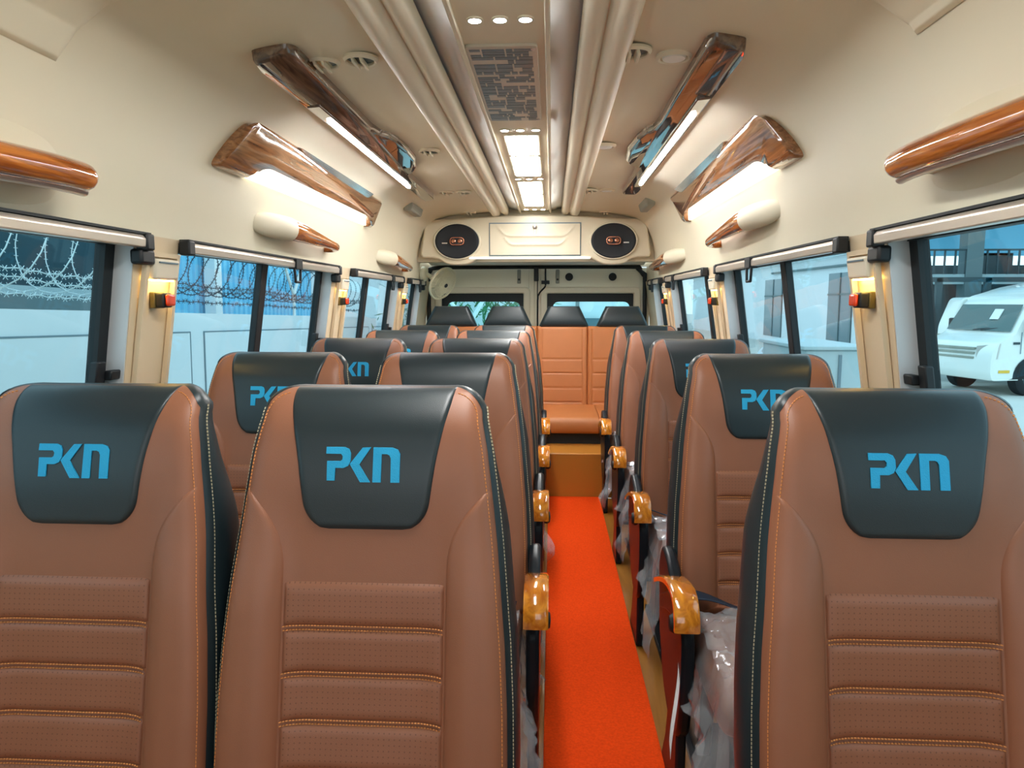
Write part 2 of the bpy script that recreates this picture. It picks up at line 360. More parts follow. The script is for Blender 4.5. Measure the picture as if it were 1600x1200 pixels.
# curtain rails over the windows
SIDE = {-1: 'left', 1: 'right'}
WN = ['front window', 'second window', 'third window', 'rearmost window']
for side in (-1, 1):
    for k, (y0, y1) in enumerate(WINS):
        t = thing('curtain_rail', 'aluminium curtain rail with black end brackets along top of %s %s' % (SIDE[side], WN[k]), 'curtain rail', (PX(side, .915), y0, 1.424), group='curtain rails')
        a, b_ = 0.0, y1 - y0 + .02
        MB().prism([(q[0] * side, a + .02, q[1]) for q in [(-.014, -.016), (.010, -.016), (.012, .016), (-.008, .016), (-.016, .006)]], (0, b_ - a - .05, 0)).build('rail', M['alu'], t, bevel=.003)
        MB().box(*sorted((-.012 * side, .016 * side)), a, b_, .017, .023).build('gap_strip', M['rubber'], t)  # thin black strip stands for the dark gap above the rail
        for ye in (a - .01, b_ - .03):
            MB().box(*sorted((-.018 * side, .014 * side)), ye, ye + .036, -.022, .02).build('end_bracket', M['blackm'], t, bevel=.005)
        MB().box(*sorted((-.004 * side, .03 * side)), b_ - .035 if True else 0, b_ + .03, -.058, -.018).build('clip', M['blackm'], t, bevel=.008)
        if k in (1, 2, 3):
            yh = (y1 - y0) * (.6 if k == 1 else (.72 if k == 2 else .6))
            m_ = MB().box(*sorted((-.022 * side, .012 * side)), yh - .035, yh + .035, -.022, .018)
            for (p, q) in (((yh - .034, -.02), (yh - .026, -.075)), ((yh + .034, -.02), (yh + .026, -.075)), ((yh - .028, -.073), (yh + .028, -.073))):
                m_.tube([(-.012 * side, p[0], p[1]), (-.012 * side, q[0], q[1])], .006, 6)
            m_.build('hook', M['blackm'], t, bevel=.002)

# pillar panels with a lit niche and a call button
PIL = [(1.80, 1.965), (3.44, 3.66), (4.94, 5.16)]
ORD = ['nearest', 'second', 'third']
for side in (-1, 1):
    for k, (y0, y1) in enumerate(PIL):
        zc = 1.27; yc = (y0 + y1) / 2; wd = .066 if k == 0 else .062
        if k: yc += .01
        t = thing('pillar_lamp', 'cream niche lamp glowing amber under a flap on %s pillar %s' % (ORD[k], 'at left' if side < 0 else 'at right'), 'lamp', (0, 0, 0), group='amber niche lamps on the window pillars')
        t.location = (PX(side, hxz(zc)), yc, zc)
        def L(o_, y, z): return ((hxz(z) - hxz(zc) + o_) * side, y - yc, z - zc)
        # raised frame: two stiles and a head rail
        f = MB()
        def slabn(o0, o1, a0, a1, z0, z1, m_): m_.hexa([L(o0, a0, z0), L(o1, a0, z0), L(o1, a1, z0), L(o0, a1, z0)], [L(o0, a0, z1), L(o1, a0, z1), L(o1, a1, z1), L(o0, a1, z1)])
        slabn(-.014, 0, yc - wd - .014, yc - wd, .90, 1.402, f); slabn(-.014, 0, yc + wd, yc + wd + .014, .90, 1.402, f)
        slabn(-.014, 0, yc - wd, yc + wd, 1.390, 1.402, f)
        f.build('frame', M['pillar'], t, bevel=.006, seg=3)
        f = MB(); slabn(-.026, -.001, yc - wd + .006, yc + wd - .006, 1.330, 1.385, f); f.build('flap', M['cream2'], t, bevel=.007, seg=3)
        f = MB(); slabn(-.029, -.024, yc - wd * .7, yc + wd * .7, 1.373, 1.377, f); f.build('flap_groove', M['ogroove'], t)
        f = MB(); slabn(-.016, -.004, yc - wd + .012, yc + wd - .012, 1.3265, 1.3305, f); f.build('lamp_strip', M['niche'], t)
        c_ = thing('call_button', 'black call button box with glowing orange-red face on %s %s pillar' % (ORD[k], SIDE[side]), 'button', (PX(side, hxz(1.277)) , yc + .0, 1.277), group='call buttons on the pillars')
        MB().box(*sorted((-.012 * side, .004 * side)), -.026, .026, -.024, .020).build('base', M['olive'], c_, bevel=.003)
        MB().box(*sorted((-.036 * side, -.010 * side)), -.024, .022, -.022, .018).build('housing', M['blackm'], c_, bevel=.005)
        MB().box(*sorted((-.048 * side, -.036 * side)), -.020, .018, -.018, .014).build('button', M['red'], c_, bevel=.006, seg=3)

# ---------------------------------------------------------------- rear end
struct(MB().box(PX(-1, 1.1), PX(1, 1.1), YB + .05, YB + .1, -.05, 2.1).v and MB()
       .box(PX(-1, 1.1), PX(1, 1.1), YB, YB + .06, 1.575, 2.05)
       .box(PX(-1, 1.1), PX(-1, .985), YB, YB + .06, 0, 1.575)
       .box(PX(1, .985), PX(1, 1.1), YB, YB + .06, 0, 1.575)
       .box(PX(-1, 1.1), PX(1, 1.1), YB, YB + .06, 0, .25).build('wall_back', M['cream'], smooth=False))
def rear_door(n, x0, x1, wx0, wx1):
    z0, z1 = .25, 1.565; wz0, wz1 = .86, 1.345
    b = MB().box(x0, wx0 - .05, YB, YB + .05, z0, z1).box(wx1 + .05, x1, YB, YB + .05, z0, z1)
    b.box(wx0 - .05, wx1 + .05, YB, YB + .05, wz1 + .05, z1).box(wx0 - .05, wx1 + .05, YB, YB + .05, z0, wz0 - .05)
    d = struct(b.build('door_%d' % n, M['door'], bevel=.006))
    out = roundpoly([(wx0 - .06, wz0 - .06), (wx1 + .06, wz0 - .06), (wx1 + .06, wz1 + .055), (wx0 - .06, wz1 + .055)], .05)
    inn = roundpoly([(wx0, wz0), (wx1, wz0), (wx1, wz1), (wx0, wz1)], .012)
    def ring(a, b_, y0, y1, name, m_, bev=.006):
        n_ = len(a); vs_ = [(p[0], y, p[1]) for y in (y0, y1) for q in (a, b_) for p in q]; fs = []
        for i in range(n_):
            j = (i + 1) % n_
            fs += [(i, j, n_ + j, n_ + i), (2 * n_ + i, 3 * n_ + i, 3 * n_ + j, 2 * n_ + j), (i, 2 * n_ + i, 2 * n_ + j, j), (n_ + i, n_ + j, 3 * n_ + j, 3 * n_ + i)]
        MB().add(vs_, fs).build(name, m_, d, bevel=bev)
    ring(out, inn, YB - .030, YB + .03, 'window_surround', M['cream2'], .012)
    hole = roundpoly([(wx0 + .05, wz0 + .04), (wx1 - .03, wz0 + .04), (wx1 - .03, wz1 - .072), (wx0 + .05, wz1 - .072)], .06)
    inn2 = roundpoly([(wx0 - .002, wz0 - .002), (wx1 + .002, wz0 - .002), (wx1 + .002, wz1 + .002), (wx0 - .002, wz1 + .002)], .012)
    ring(inn2, hole, YB + .012, YB + .022, 'window_border', M['rubber'], 0)
    MB().box(wx0, wx1, YB + .024, YB + .028, wz0, wz1).build('pane', M['glass_clear'], d, smooth=False)
    return d
d1 = rear_door(1, -1.105, -.150, -.967, -.246)
d2 = rear_door(2, -.098, .845, -.04, .708)
for d, xs in ((d1, (-.285,)), (d2, (.05,))):
    for x in xs:
        MB().box(x - .016, x + .016, YB - .012, YB, 1.43, 1.55).build('hinge_plate', M['greyp'], d, bevel=.006)
        MB().cyl((x, YB - .011, 1.465), (0, -1, 0), .009, .006).build('bolt', M['blackm'], d)
for x in (.150, .525):
    MB().lathe((x, YB, 1.487), (0, -1, 0), [(.034, -.002), (.034, .008), (.024, .012), (.001, .012)]).build('rubber_plug', M['rubber'], d2)
# closing post and dark seal around the opening
struct(MB().box(-.150, -.128, YB - .016, YB + .05, .25, 1.565).box(-.120, -.098, YB - .016, YB + .05, .25, 1.565).build('trim_7', M['cream2'], bevel=.004))
struct(MB().box(-.128, -.120, YB + .0, YB + .04, .25, 1.565).build('trim_8', M['rubber']))
sl = [(-1.075, .3), (-1.075, 1.46), (-1.06, 1.53), (-.99, 1.567), (-.5, 1.572), (.66, 1.572), (.735, 1.555), (.785, 1.50), (.80, 1.42), (.805, .3)]
sl = [tuple(v) for v in spline([Vector((a, YB - .03, b)) for a, b in sl], 4)]
struct(MB().tube(sl, [(.018, .018)] * len(sl), 8, up=(0, 1, 0)).build('trim_9', M['rubber']))
c_ = MB().tube([tuple(v) for v in spline([Vector(p) for p in [(-.055, YB - .03, 1.56), (-.055, YB - .03, 1.44), (-.06, YB - .03, 1.40), (-.115, YB - .03, 1.33), (-.122, YB - .03, 1.20), (-.122, YB - .03, 1.0)]], 5)], .008, 6)
c_.box(-.09, -.02, YB - .045, YB - .015, 1.425, 1.455)
tag(c_.build('cable', M['rubber']), 'black cable with connector running down beside rear door window', 'cable')
tag(MB().box(-.155, -.115, YB - .05, YB - .016, 1.45, 1.568).build('door_latch', M['blackm'], bevel=.006), 'black latch block at top of the gap between the rear doors', 'latch')

# overhead cabinet across the rear with two speakers
CY = 5.42
cab = thing('overhead_cabinet', 'cream overhead cabinet spanning the rear between the two speakers', 'cabinet', (XC, CY, 1.6))
zt_, zb_ = 1.875, 1.607
loop = [(-.86, .00), (-.875, .03), (-.84, .255), (-.80, .285), (-.4, .305), (0, .315), (.4, .305), (.80, .285), (.84, .255), (.875, .03), (.86, .00)]
bot = []
for i in range(41):
    x = .86 - 1.72 * i / 40
    lobe = -.055 * math.exp(-((abs(x) - .585) / .13) ** 4)
    bot.append((x, lobe if abs(x) < .86 else 0))
loop = loop[:-1] + bot
MB().prism([(a, 0, b + .007) for a, b in loop], (0, .10, 0)).build('face_panel', M['cream'], cab, bevel=.012, seg=3)
# soffit sloping to the doors and top fill
MB().add([(-.86, .1, .0), (.86, .1, .0), (.92, YB - CY - .02, -.015), (-.92, YB - CY - .02, -.015), (-.86, .1, .012), (.86, .1, .012), (.92, YB - CY - .02, .0), (-.92, YB - CY - .02, .0)],
         [(0, 1, 2, 3), (7, 6, 5, 4), (0, 4, 5, 1), (1, 5, 6, 2), (2, 6, 7, 3), (3, 7, 4, 0)]).build('soffit', M['duct'], cab)
MB().box(-.50, .42, -.010, .02, -.004, .010)  .build('glow_strip', M['strip_glow'], cab, bevel=.004)  # glossy strip made to glow, added to brighten soffit and doors
lk = MB()
def lockface(u, v):
    x = -.345 + .68 * u; z = .025 + .232 * v
    d_ = 0
    for zc, hw_ in ((.165, .27), (.10, .23)):
        edge = hw_ - .12 * (z - zc) if z > zc else hw_
        curve = zc + .05 * max(0, (abs(x) - hw_ * .7) / (hw_ * .3)) ** 2
        if abs(x) < hw_ * 1.15: d_ += .008 * math.exp(-((z - curve) / .008) ** 2) * smooth((hw_ * 1.15 - abs(x)) / .05)
    return (x + 0.005, -.013 - d_, z)
lk.grid(lockface, 60, 40)
lk.box(-.34, .34, -.0125, .0, .025, .257)
lk.build('locker_door', M['cream'], cab, bevel=0)
fr = MB().box(-.348, .348, -.004, .004, .016, .266)
fr.build('locker_gap', M['ogroove'], cab)
MB().lathe((.0, -.013, .232), (0, -1, 0), [(.018, 0), (.018, .008), (.012, .014), (.001, .016)], 16).build('lock_knob', M['chrome'], cab)
MB().box(-.004, .004, -.022, -.013, .165, .215).build('key', M['chrome'], cab, bevel=.002)
for sx, nm in ((-.590, 'left'), (.590, 'right')):
    t = thing('speaker', 'black oval speaker with copper-rimmed centre on the %s end of cabinet' % nm, 'speaker', (XC + sx, CY - .002, 1.728), group='oval rear speakers')
    MB().lathe((0, 0, 0), (0, -1, 0), [(.140, 0), (.140, .012), (.136, .018), (.129, .016), (.127, .003)], 48, 1.3).build('rim', M['cream2'], t)
    MB().lathe((0, -.002, 0), (0, -1, 0), [(.129, 0), (.129, .018), (.122, .022), (.110, .018), (.05, .006), (.001, .006)], 48, 1.3).build('cone', M['speaker'], t)
    MB().prism([(a, -.03, b_) for a, b_ in roundpoly([(-.056, -.031), (.056, -.031), (.056, .031), (-.056, .031)], .03)], (0, .024, 0)).build('tweeter_ring', M['copper'], t, bevel=.003)
    MB().prism([(a, -.033, b_) for a, b_ in roundpoly([(-.048, -.024), (.048, -.024), (.048, .024), (-.048, .024)], .023)], (0, .01, 0)).build('tweeter_plate', M['speaker'], t)
    for q in (-.024, .024): MB().lathe((q, -.034, 0), (0, -1, 0), [(.018, 0), (.017, .006), (.008, .01), (.001, .01)], 16).build('tweeter', M['copper'], t)
    s_ = 1 if sx > 0 else -1
    MB().box(*sorted((s_ * .075, s_ * .115)), -.024, -.016, -.018, -.010).build('badge', M['chrome'], t)

# header above cabinet closing to the ceiling
hd = [(-.93, 1.55), (-.90, 1.80), (-.80, 1.90), (-.5, 1.955), (0, 1.975), (.5, 1.955), (.80, 1.90), (.90, 1.80), (.93, 1.55)]
struct(MB().prism([(XC + a * 1.02, CE - .12, b + .03) for a, b in hd], (0, .16, 0)).build('trim_10', M['cream']))

# ---------------------------------------------------------------- overhead fittings
def led_panel(y0, y1, label):
    t = thing('ceiling_light', label, 'ceiling light', (XC, y0, 1.955), group='square LED ceiling lights')
    MB().box(-.075, .075, 0, y1 - y0, -.006, .002).build('housing', M['cream2'], t, bevel=.003)
    MB().box(-.064, .064, .02, y1 - y0 - .02, -.010, -.005).build('diffuser', M['led'], t, bevel=.002)
for a, b_, l in ((.74, 1.17, 'square LED panel in front of the nearest spotlights, farther from them'), (1.19, 1.64, 'square LED panel directly in front of the nearest spotlights'), (2.98, 3.38, 'bright square LED panel, first behind the patterned ceiling grille'), (3.40, 3.92, 'bright square LED panel, second behind the patterned ceiling grille'),
                 (4.10, 4.58, 'bright square LED panel, third from the patterned ceiling grille'), (4.60, 5.12, 'bright square LED panel at the rear end of ceiling duct')):
    led_panel(a, b_, l)
for (y, l) in ((1.80, 'in front of the patterned grille'), (2.91, 'just behind the patterned grille'), (4.03, 'between the pairs of LED panels'), (5.33, 'at the rear end of ceiling duct')):
    for x, pn in ((-.062, 'left'), (0, 'middle'), (.062, 'right')):
        t = thing('spotlight', 'small round LED spotlight, %s of three %s' % (pn, l), 'spotlight', (XC + x, y, 1.955), group='small ceiling spotlights')
        MB().lathe((0, 0, .002), (0, 0, -1), [(.021, 0), (.021, .005), (.016, .007), (.014, .003)], 20).build('ring', M['cream2'], t)
        MB().lathe((0, 0, .0), (0, 0, -1), [(.016, 0), (.016, .004), (.001, .0045)], 20).build('lens', M['spot'], t)
g = thing('ceiling_grille', 'mirrored ceiling grille with blocky slot pattern between spotlights', 'grille', (XC - .01, 1.965, 1.955))
MB().prism([(a, b_, -.008) for a, b_ in roundpoly([(-.098, 0), (.098, 0), (.098, .775), (-.098, .775)], .015)], (0, 0, .01)).build('mirror_plate', M['plate'], g, bevel=.002)
sl_ = MB(); yy = .02
rnd = random.Random(3)
while yy < .74:
    h = rnd.choice((.020, .026, .034)); xx = -.088
    while xx < .078:
        w_ = rnd.choice((.022, .034, .05, .066)); w_ = min(w_, .088 - xx)
        if rnd.random() < .85: sl_.box(xx, xx + w_ - .005, yy, yy + h - .005, -.0092, -.0075)
        xx += w_
    yy += h
tag(sl_.build('slot_pattern', M['slotted'], g, smooth=False), kind=None)
for q in (.02, .755): MB().lathe((.085, q, -.008), (0, 0, -1), [(.006, 0), (.006, .003), (.001, .004)], 12).build('screw', M['chrome'], g)

# round air louvres
def louvre(x, y, z, label, n=2, r=.038, closed=False, tilt=0):
    t = thing('air_louvre', label, 'air vent', (x, y, z), group='round ceiling air louvres')
    MB().lathe((0, 0, .006), (0, 0, -1), [(r * 1.28, 0), (r * 1.28, .006), (r * 1.12, .013), (r, .010), (r, .0005)], 28).build('ring', M['cream2'], t)
    MB().lathe((0, 0, .004), (0, 0, -1), [(r, 0), (r, .002), (.001, .002)], 24).build('throat', M['cream2'] if closed else M['slotted'], t)
    if closed:
        MB().lathe((0, 0, .0), (0, 0, -1), [(r * .86, 0), (r * .8, .006), (.001, .009)], 24).build('shutter', M['duct'], t)
    else:
        for i in range(n):
            q = (i - (n - 1) / 2) * r * .62; hl = math.sqrt(max(0, 1 - (q / r) ** 2)) * r
            MB().hexa([(q - .004, -hl, -.018), (q + .004, -hl, -.018), (q + .004, hl, -.018), (q - .004, hl, -.018)],
                      [(q - .010, -hl, .002), (q - .002, -hl, .002), (q - .002, hl, .002), (q - .010, hl, .002)]).build('blade', M['cream2'], t, bevel=.002)
zc = 1.938
for x, y, n, cl, lab in ((-.647, 2.04, 2, False, 'open round louvre nearest camera left of duct, outer one'), (-.534, 2.02, 2, False, 'open round louvre nearest camera left of duct, inner one'),
        (-.552, 3.22, 2, False, 'round louvre left of duct beside the scroll end of console'), (-.65, 4.39, 2, False, 'small round louvre left of duct near console tail, outer one'),
        (-.545, 4.40, 2, False, 'small round louvre left of duct near console tail, inner one'), (-.62, 5.38, 2, False, 'round louvre left of duct above the left speaker'),
        (.216, 2.0, 2, False, 'open round louvre nearest camera right of duct'), (.331, 2.045, 0, True, 'shut round louvre nearest camera right of duct beside wood console'),
        (.225, 3.157, 0, True, 'shut round louvre right of duct beside the scroll end of console'), (.227, 4.37, 2, False, 'small round louvre right of duct near console tail, inner one'),
        (.327, 4.37, 0, True, 'shut small round louvre right of duct near console tail'), (.40, 5.40, 2, False, 'round louvre right of duct above the right speaker')):
    louvre(x, y, zc, lab, n, closed=cl)

# long overhead consoles beside the duct (walnut lacquer with LED strip)
CL = [(-.800, 1.94), (-.79, 1.885), (-.69, 1.875), (-.672, 1.90), (-.676, 2.70), (-.668, 2.80), (-.645, 2.86), (-.632, 2.95), (-.622, 3.12), (-.626, 3.30), (-.650, 3.46), (-.69, 3.56), (-.728, 3.60), (-.728, 4.40), (-.74, 4.46), (-.795, 4.45), (-.800, 4.3)]
CR = [(.496, 1.93), (.484, 1.885), (.400, 1.865), (.385, 1.90), (.384, 2.66), (.378, 2.78), (.358, 2.84), (.337, 2.95), (.322, 3.18), (.330, 3.38), (.36, 3.46), (.408, 3.50), (.415, 3.52), (.412, 4.32), (.425, 4.36), (.490, 4.30), (.498, 4.2)]
def ceil_z(x):
    h = abs(x - XC)
    tab = [(a, b_) for b_, a in reversed(CP)]
    tab = [(.345, 1.95), (.50, 1.940)] + [q for q in tab]
    return interp(tab, h)
for side, pts in ((-1, CL), (1, CR)):
    ox, oy, oz = PX(side, .6), 1.9, 1.93
    t = thing('light_console', 'long dark walnut gloss console with LED strip on ceiling %s of duct' % SIDE[side], 'light console', (ox, oy, oz), group='ceiling light consoles')
    c2 = roundpoly(pts, .012, 3)
    cx_ = sum(p[0] for p in c2) / len(c2)
    b = MB(); n = len(c2)
    def rg(sc_, dz): return [((p[0] - (p[0] - (ox if True else cx_)) * (1 - sc_)) - ox, p[1] - oy, ceil_z(p[0]) - oz - dz) for p in c2]
    lower = [( (p[0] - ox) * .86, (p[1] - oy - 1.28) * .99 + 1.28, ceil_z(p[0]) - oz - .030) for p in c2]
    mid = [( (p[0] - ox) * .96, (p[1] - oy - 1.28) * .997 + 1.28, ceil_z(p[0]) - oz - .020) for p in c2]
    top_ = [(p[0] - ox, p[1] - oy, ceil_z(p[0]) - oz + .008) for p in c2]
    b.loft([top_, mid, lower])
    b.build('wood_panel', M['wood4'], t, ang=50)
    xs = -.765 if side < 0 else .468
    xe = -.775 if side < 0 else .468
    y0_, y1_ = 2.46, 3.87
    zz = ceil_z(xs) - oz - .032
    hs = .022
    MB().hexa([(xs - hs - ox, y0_ - oy - .16, zz - .008), (xs + hs - ox, y0_ - oy - .16, zz - .004), (xe + hs - ox, y1_ - oy + .1, zz - .004), (xe - hs - ox, y1_ - oy + .1, zz - .008)],
              [(xs - hs - ox, y0_ - oy - .16, zz + .012), (xs + hs - ox, y0_ - oy - .16, zz + .012), (xe + hs - ox, y1_ - oy + .1, zz + .012), (xe - hs - ox, y1_ - oy + .1, zz + .012)]).build('strip_housing', M['wood4'], t, bevel=.004)
    MB().hexa([(xs - .008 - ox, y0_ - oy, zz - .014), (xs + .008 - ox, y0_ - oy, zz - .014), (xe + .008 - ox, y1_ - oy, zz - .014), (xe - .008 - ox, y1_ - oy, zz - .014)],
              [(xs - .008 - ox, y0_ - oy, zz - .003), (xs + .008 - ox, y0_ - oy, zz - .003), (xe + .008 - ox, y1_ - oy, zz - .003), (xe - .008 - ox, y1_ - oy, zz - .003)]).build('led_strip', M['ledstrip'], t, bevel=.002)

# wall lamps: wooden plate with a warm strip
WPL = [(2.12, 1.678), (2.25, 1.838), (2.40, 1.838), (3.97, 1.825), (3.95, 1.68), (3.87, 1.68), (3.83, 1.724), (2.46, 1.730), (2.39, 1.715), (2.34, 1.678)]
for side in (-1, 1):
    dz, dy = (0, 0) if side < 0 else (.030, .12)
    ox, oy, oz = PX(side, .89), 3.0 + dy, 1.75 + dz
    t = thing('wall_lamp', 'walnut gloss wall lamp with warm light strip high on the %s wall' % SIDE[side], 'wall lamp', (ox, oy, oz), group='wooden wall lamps')
    def W(y, z, off): return ((hxz(z + dz) - .89 - off) * side, y - 3.0, z - 1.75)
    lp = roundpoly(WPL, [.03, .035, .02, .03, .02, .01, .03, .03, .03, .01], 4)
    n = len(lp)
    lpc = (sum(p[0] for p in lp) / n, 1.755)
    def shr(p, k):
        return (p[0] + (.5 if p[0] < 3 else -.5) * k * .02, p[1] + (-1 if p[1] > 1.80 else (1 if p[1] < 1.70 else 0)) * k * .012)
    b = MB().loft([[W(p[0], p[1], -.01) for p in lp], [W(p[0], p[1], .022) for p in lp], [W(*shr(p, 1), .036) for p in lp]])
    b.build('wood_plate', M['wood2'], t, ang=50)
    cr = roundpoly([(2.62, 1.838), (3.72, 1.832), (3.66, 1.802), (3.2, 1.808), (2.75, 1.816)], .02, 4)
    MB().loft([[W(p[0], p[1], .020) for p in cr], [W(p[0], p[1] - (.004 if p[1] > 1.82 else 0), .038) for p in cr]]).build('chrome_inlay', M['mirror'], t)
    em = [(2.33, 1.683), (3.88, 1.686), (3.86, 1.730), (2.42, 1.736)]
    MB().loft([[W(p[0], p[1], -.004) for p in em], [W(p[0], p[1], .012) for p in em]]).build('glow_strip', M['ledwarm'], t)

# grab handles on the side walls
def grab(side, ya, yb, za, zb_, label, base_len=.22, r=.034):
    """cream moulded mount at the camera end tapering into a lacquered wooden rail that hooks back to the wall"""
    yc = (ya + yb) / 2; L_ = yb - ya
    t = thing('grab_handle', label, 'grab handle', (PX(side, hxz(za) - .03), ya, za), group='grab handles on the side walls')
    hx0 = hxz(za) - .03
    def G(off, y, dz): return ((hxz(za + dz) - hx0 - off) * side, y - ya, dz)
    s0 = base_len / L_
    path = [(-.014, -.07, 0, .008, .020), (.002, -.03, 0, .017, .034), (.016, .03, 0, .028, .043), (.032, .11, 0, .037, .046), (.046, .20, 0, .040, .045), (.054, .30, 0, .038, .043),
            (.058, .42, -.001, .034, .040), (.064, .6, -.005, .027, .032), (.068, .80, -.009, .020, .023), (.066, .92, -.012, .019, .020), (.045, .99, -.013, .020, .020), (.015, 1.0, -.012, .024, .022), (-.008, .985, -.011, .024, .022)]
    S = spline([Vector(G(p[0], ya + p[1] * L_, p[2] + (zb_ - za) * p[1])) for p in path], 5); Rr = spline([Vector((p[3], p[4], 0)) for p in path], 5)
    cut = 5 * 4 + 1
    MB().tube(S[:cut + 1], [(q.x, q.y) for q in Rr[:cut + 1]], 20).build('mount', M['headliner'], t, ang=70)
    MB().tube(S[cut:], [(q.x * .95, q.y * .95) for q in Rr[cut:]], 18).build('wooden_grip', M['wood3'], t, ang=70)
grab(-1, 2.52, 3.28, 1.550, 1.532, 'grab handle with brown wooden grip on left wall below the wall lamp', .28)
grab(-1, 4.28, 5.0, 1.545, 1.515, 'small-looking grab handle at rear end of left wall', .26)
grab(1, 2.58, 3.42, 1.59, 1.555, 'grab handle with brown wooden grip on right wall below the wall lamp', .30)
grab(1, 4.35, 5.35, 1.555, 1.535, 'small-looking grab handle at rear end of right wall', .26)
def grab_front(side, ya, yb, za, zb_, label):
    t = thing('grab_handle', label, 'grab handle', (PX(side, hxz(za) - .03), ya, za), group='grab handles on the side walls')
    hx0 = hxz(za) - .03; L_ = yb - ya
    def G(off, y, dz): return ((hxz(za + dz) - hx0 - off) * side, y - ya, dz)
    path = [(.02, 0, 0), (.07, .08, 0), (.085, .3, 0), (.085, .6, -.002), (.082, .85, -.004), (.076, .95, -.006), (.070, 1.0, -.008)]
    S = spline([Vector(G(p[0], ya + p[1] * L_, p[2] + (zb_ - za) * p[1])) for p in path], 5)
    n = len(S)
    MB().tube(S, [(.033, .031)] * (n - 4) + [(.034, .031), (.033, .030), (.030, .027), (.022, .020)], 16).build('wooden_grip', M['wood3'], t, ang=60)
    S2 = [v + Vector((.006 * side, 0, -.026)) for v in S]
    MB().tube(S2, .012, 10).build('chrome_underside', M['chrome'], t)
    b = MB(); y0, y1 = yb - .15, yb
    rings = []
    for off, a in ((-.02, 0), (.045, .010), (.062, .02)):
        rings.append([G(off, y0 - .04 + a * 2, .030 - a + (zb_ - za)), G(off, y1 + .01 - a, .022 - a + (zb_ - za)), G(off, y1 + .01 - a, -.030 + a + (zb_ - za)), G(off, y0 - .02 + a, -.034 + a + (zb_ - za))])
    b.loft(rings).build('mount', M['wood3'] if side < 0 else M['cream2'], t, bevel=.008, seg=3)
    def fn(u, v):
        y = yb - .42 + .50 * u; z = (v - .5) * .20
        k = max(0, 1 - (2 * u - 1) ** 2) ** 2 * max(0, 1 - (2 * v - 1) ** 2) ** 2
        return G(-.006 + .034 * k, y, z + (zb_ - za))
    MB().grid(fn, 24, 14).build('wall_pad', M['headliner'], t, ang=60)
grab_front(-1, .55, 1.47, 1.49, 1.537, 'grab handle with glossy orange wood grip on left wall nearest camera')
grab_front(1, .60, 1.55, 1.53, 1.560, 'grab handle with glossy orange wood grip on right wall nearest camera')

# access flaps high in the front corners
for side in (-1, 1):
    t = thing('hatch_panel', 'cream hatch panel in the upper %s corner near the camera' % SIDE[side], 'hatch', (PX(side, .86), 1.0, 1.84), group='upper corner hatches')
    y1_ = 1.44 if side < 0 else 1.52
    zl = 1.755 if side < 0 else 1.80
    def fn(u, v, o_=.012):
        z = zl + (1.935 - zl) * v; y = .55 + (y1_ + .06 * v - .55) * u
        ed = min(1, min(u, v, 1 - u, 1 - v) * 45)
        return ((hxz(z) - .86 - o_ * math.sqrt(max(0, ed))) * side, y - 1.0, z - 1.84)
    MB().grid(fn, 90, 60).build('panel', M['headliner'], t, ang=60)
# small grey corner covers near the rear
for side in (-1, 1):
    z = 1.875 if side < 0 else 1.895
    hx = interp([(a, b_) for a, b_ in CP], z)
    tag(MB().hexa([(PX(side, hx + .02), 4.5, z - .03), (PX(side, hx - .03), 4.5, z - .03), (PX(side, hx - .03), 4.85, z - .03), (PX(side, hx + .02), 4.85, z - .03)],
                  [(PX(side, hx + .02), 4.5, z + .02), (PX(side, hx - .045), 4.5, z + .02), (PX(side, hx - .045), 4.85, z + .02), (PX(side, hx + .02), 4.85, z + .02)]).build('corner_cover', M['greyp'], bevel=.008),
        'small grey cover where the %s wall meets the ceiling near rear' % SIDE[side], 'cover', 'rear corner covers')

# ---------------------------------------------------------------- fan
fan = thing('wall_fan', 'ivory caged wall fan in the rear left corner beside door', 'fan', (-.93, 5.72, 1.42))
d_ = Vector((.74, -.52, -.42)).normalized()
a_ = d_.cross(Vector((0, 0, 1))).normalized(); b2 = a_.cross(d_)
FC = Vector((.045, 0, .0))
MB().lathe((-.115, .0, .075), (1, -.2, 0), [(.062, 0), (.062, .015), (.05, .03), (.03, .035)], 24).build('wall_plate', M['fanw'], fan)
MB().tube([(-.09, 0, .075), (-.06, .02, .06), (-.03, .02, .03)], [.02, .018, .02], 10).build('arm', M['fanw'], fan)
MB().lathe(tuple(FC - d_ * .10), tuple(d_), [(.02, 0), (.042, .01), (.048, .05), (.045, .08)], 20).build('motor', M['fanw'], fan)
cg = MB()
Rf = .135
for i in range(32):
    th = 2 * PI * i / 32; rd = a_ * math.cos(th) + b2 * math.sin(th)
    for s_, dp in ((1, .040), (-1, -.045)):
        pts = [FC + rd * (Rf * q) + d_ * (dp * math.sqrt(max(0, 1 - q ** 3))) for q in (.22, .5, .8, .95, 1.0)]
        cg.tube(pts, .0022, 4, cap=False)
cg.build('cage_wires', M['fanw'], fan)
cr_ = MB()
for rr, dp in ((Rf, 0), (Rf * .98, .006), (Rf * .78, .031), (Rf * .5, .038), (Rf * .78, -.034)):
    pts = [FC + (a_ * math.cos(2 * PI * i / 36) + b2 * math.sin(2 * PI * i / 36)) * rr + d_ * dp for i in range(37)]
    cr_.tube(pts, .0075 if rr > .13 else .0025, 6, cap=False, up=tuple(d_))
cr_.build('cage_ring', M['fanw'], fan)
MB().lathe(tuple(FC + d_ * .036), tuple(d_), [(.032, 0), (.030, .006), (.001, .008)], 20).build('hub_badge', M['fanw'], fan)
MB().lathe(tuple(FC + d_ * .045), tuple(d_), [(.018, 0), (.016, .003), (.001, .004)], 16).build('hub_sticker', M['blackm'], fan)
